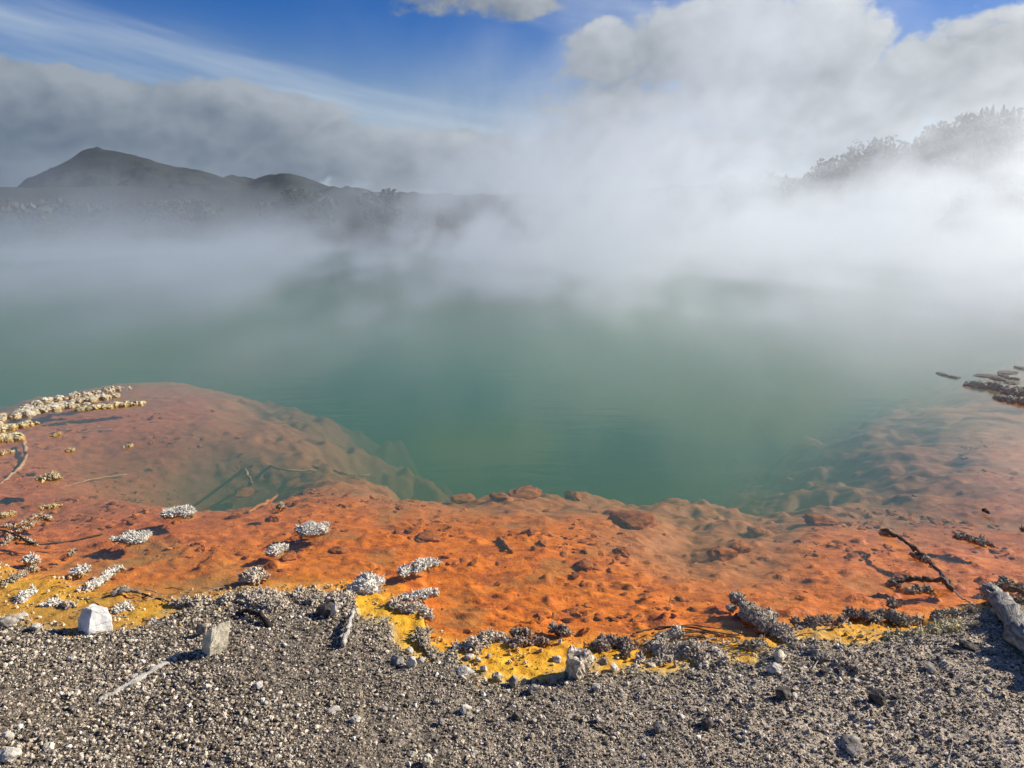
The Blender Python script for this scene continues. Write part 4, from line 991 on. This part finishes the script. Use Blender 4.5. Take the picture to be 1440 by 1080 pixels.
# the wood that clothes the right hill reads as one mass
rg = np.random.default_rng(12); cs = []
for k in range(420):
    px = rg.uniform(1120, 1560); U = rg.uniform(-.75, .02); v = px_dir(px, 190); Y = 260 + U * 110; x = v.x / v.y * Y
    z = ridge_r(x * 260 / Y) * (1 - abs(min(U, 0))) * Y / 260
    rad = rg.uniform(1.6, 3.6); m = 46; d = rg.normal(0, 1, (m, 3)); d /= np.linalg.norm(d, axis=1)[:, None]
    cs.append(np.array([x, Y, z + rad * .6]) + d * rg.uniform(.5, 1, m)[:, None] ** .5 * np.array([rad, rad, rad * 1.25]))
fo = obj('forest', leaf_mesh('forest', np.concatenate(cs), .75, M_pine, rg)); fo['kind'] = 'stuff'; fo['label'] = 'dark wood covering the right hand hill'

# ------------------------------------------------------------------ steam rising off the pool
M_steam, t, o = material('steam')
pv = t.nodes.new('ShaderNodeVolumePrincipled')
pv.inputs['Color'].default_value = (.91, .96, .995, 1); pv.inputs['Density'].default_value = 1.0; pv.inputs['Anisotropy'].default_value = .55
t.links.new(pv.outputs[0], o.inputs['Volume'])
ng = bpy.data.node_groups.new('steam_field', 'GeometryNodeTree')
ng.interface.new_socket('Geometry', in_out='INPUT', socket_type='NodeSocketGeometry')
ng.interface.new_socket('Geometry', in_out='OUTPUT', socket_type='NodeSocketGeometry')
go = ng.nodes.new('NodeGroupOutput')
vc = ng.nodes.new('GeometryNodeVolumeCube')
SX, SY, SZ = (-62, 62), (3.0, 76), (.04, 20)
vc.inputs['Min'].default_value = (SX[0], SY[0], SZ[0]); vc.inputs['Max'].default_value = (SX[1], SY[1], SZ[1])
vc.inputs['Resolution X'].default_value = 310; vc.inputs['Resolution Y'].default_value = 150; vc.inputs['Resolution Z'].default_value = 60
x, y, z = xyz(ng, ng.nodes.new('GeometryNodeInputPosition').outputs[0])
xs = x - z * .35
n1 = noise(ng, vec(ng, xs * .13, y * .032, z * .16), 1.0, 4, .55, .5)
n2 = noise(ng, vec(ng, xs * .50 + 7.0, y * .12, z * .42), 1.0, 3, .55, .7)
n3 = noise(ng, vec(ng, xs * 1.4 + 3.0, y * .40, z * .85), 1.0, 2, .5, .8)
nn = (n1 * .54 + n2 * .28 + n3 * .18).smooth(.465, .572)
rx = (x + y * .05).smooth(-13, 18)
near = (y + x * .6 + (n1 - .5) * 12.0).smooth(2, 19) * (y - x * .06 + (n2 - .5) * 4.0).smooth(4.0, 13)
fade = y.smooth(75, 64) * z.smooth(17, 7.5) * x.f('ABSOLUTE').smooth(61, 48)
low = (z * (rx * .7 - 1.6)).f('EXPONENT') * (rx * .090 + .082) * (nn * 1.9 + .17)
hz = rx * 2.6 + 2.8
upp = (z * -1.0 / hz).f('EXPONENT') * (rx * .056 + .014) * (nn * nn * 3.2 + .02)
wisp = (n2 * .5 + n3 * .5).smooth(.44, .62)
veil = (z * -.75).f('EXPONENT') * (rx * .12 + .02) * wisp * (y + x * .35 + (n1 - .5) * 5.0).smooth(4.2, 9.5)
d = ((low + upp) * near + veil) * fade
ng.links.new(d.s, vc.inputs['Density'])
sm = ng.nodes.new('GeometryNodeSetMaterial'); sm.inputs['Material'].default_value = M_steam
ng.links.new(vc.outputs[0], sm.inputs[0]); ng.links.new(sm.outputs[0], go.inputs[0])
me = bpy.data.meshes.new('steam'); me.materials.append(M_steam)
st = obj('steam', me); st['kind'] = 'stuff'; st['label'] = 'white steam drifting over the hot pool'; st['category'] = 'steam'
st.modifiers.new('steam_field', 'NODES').node_group = ng
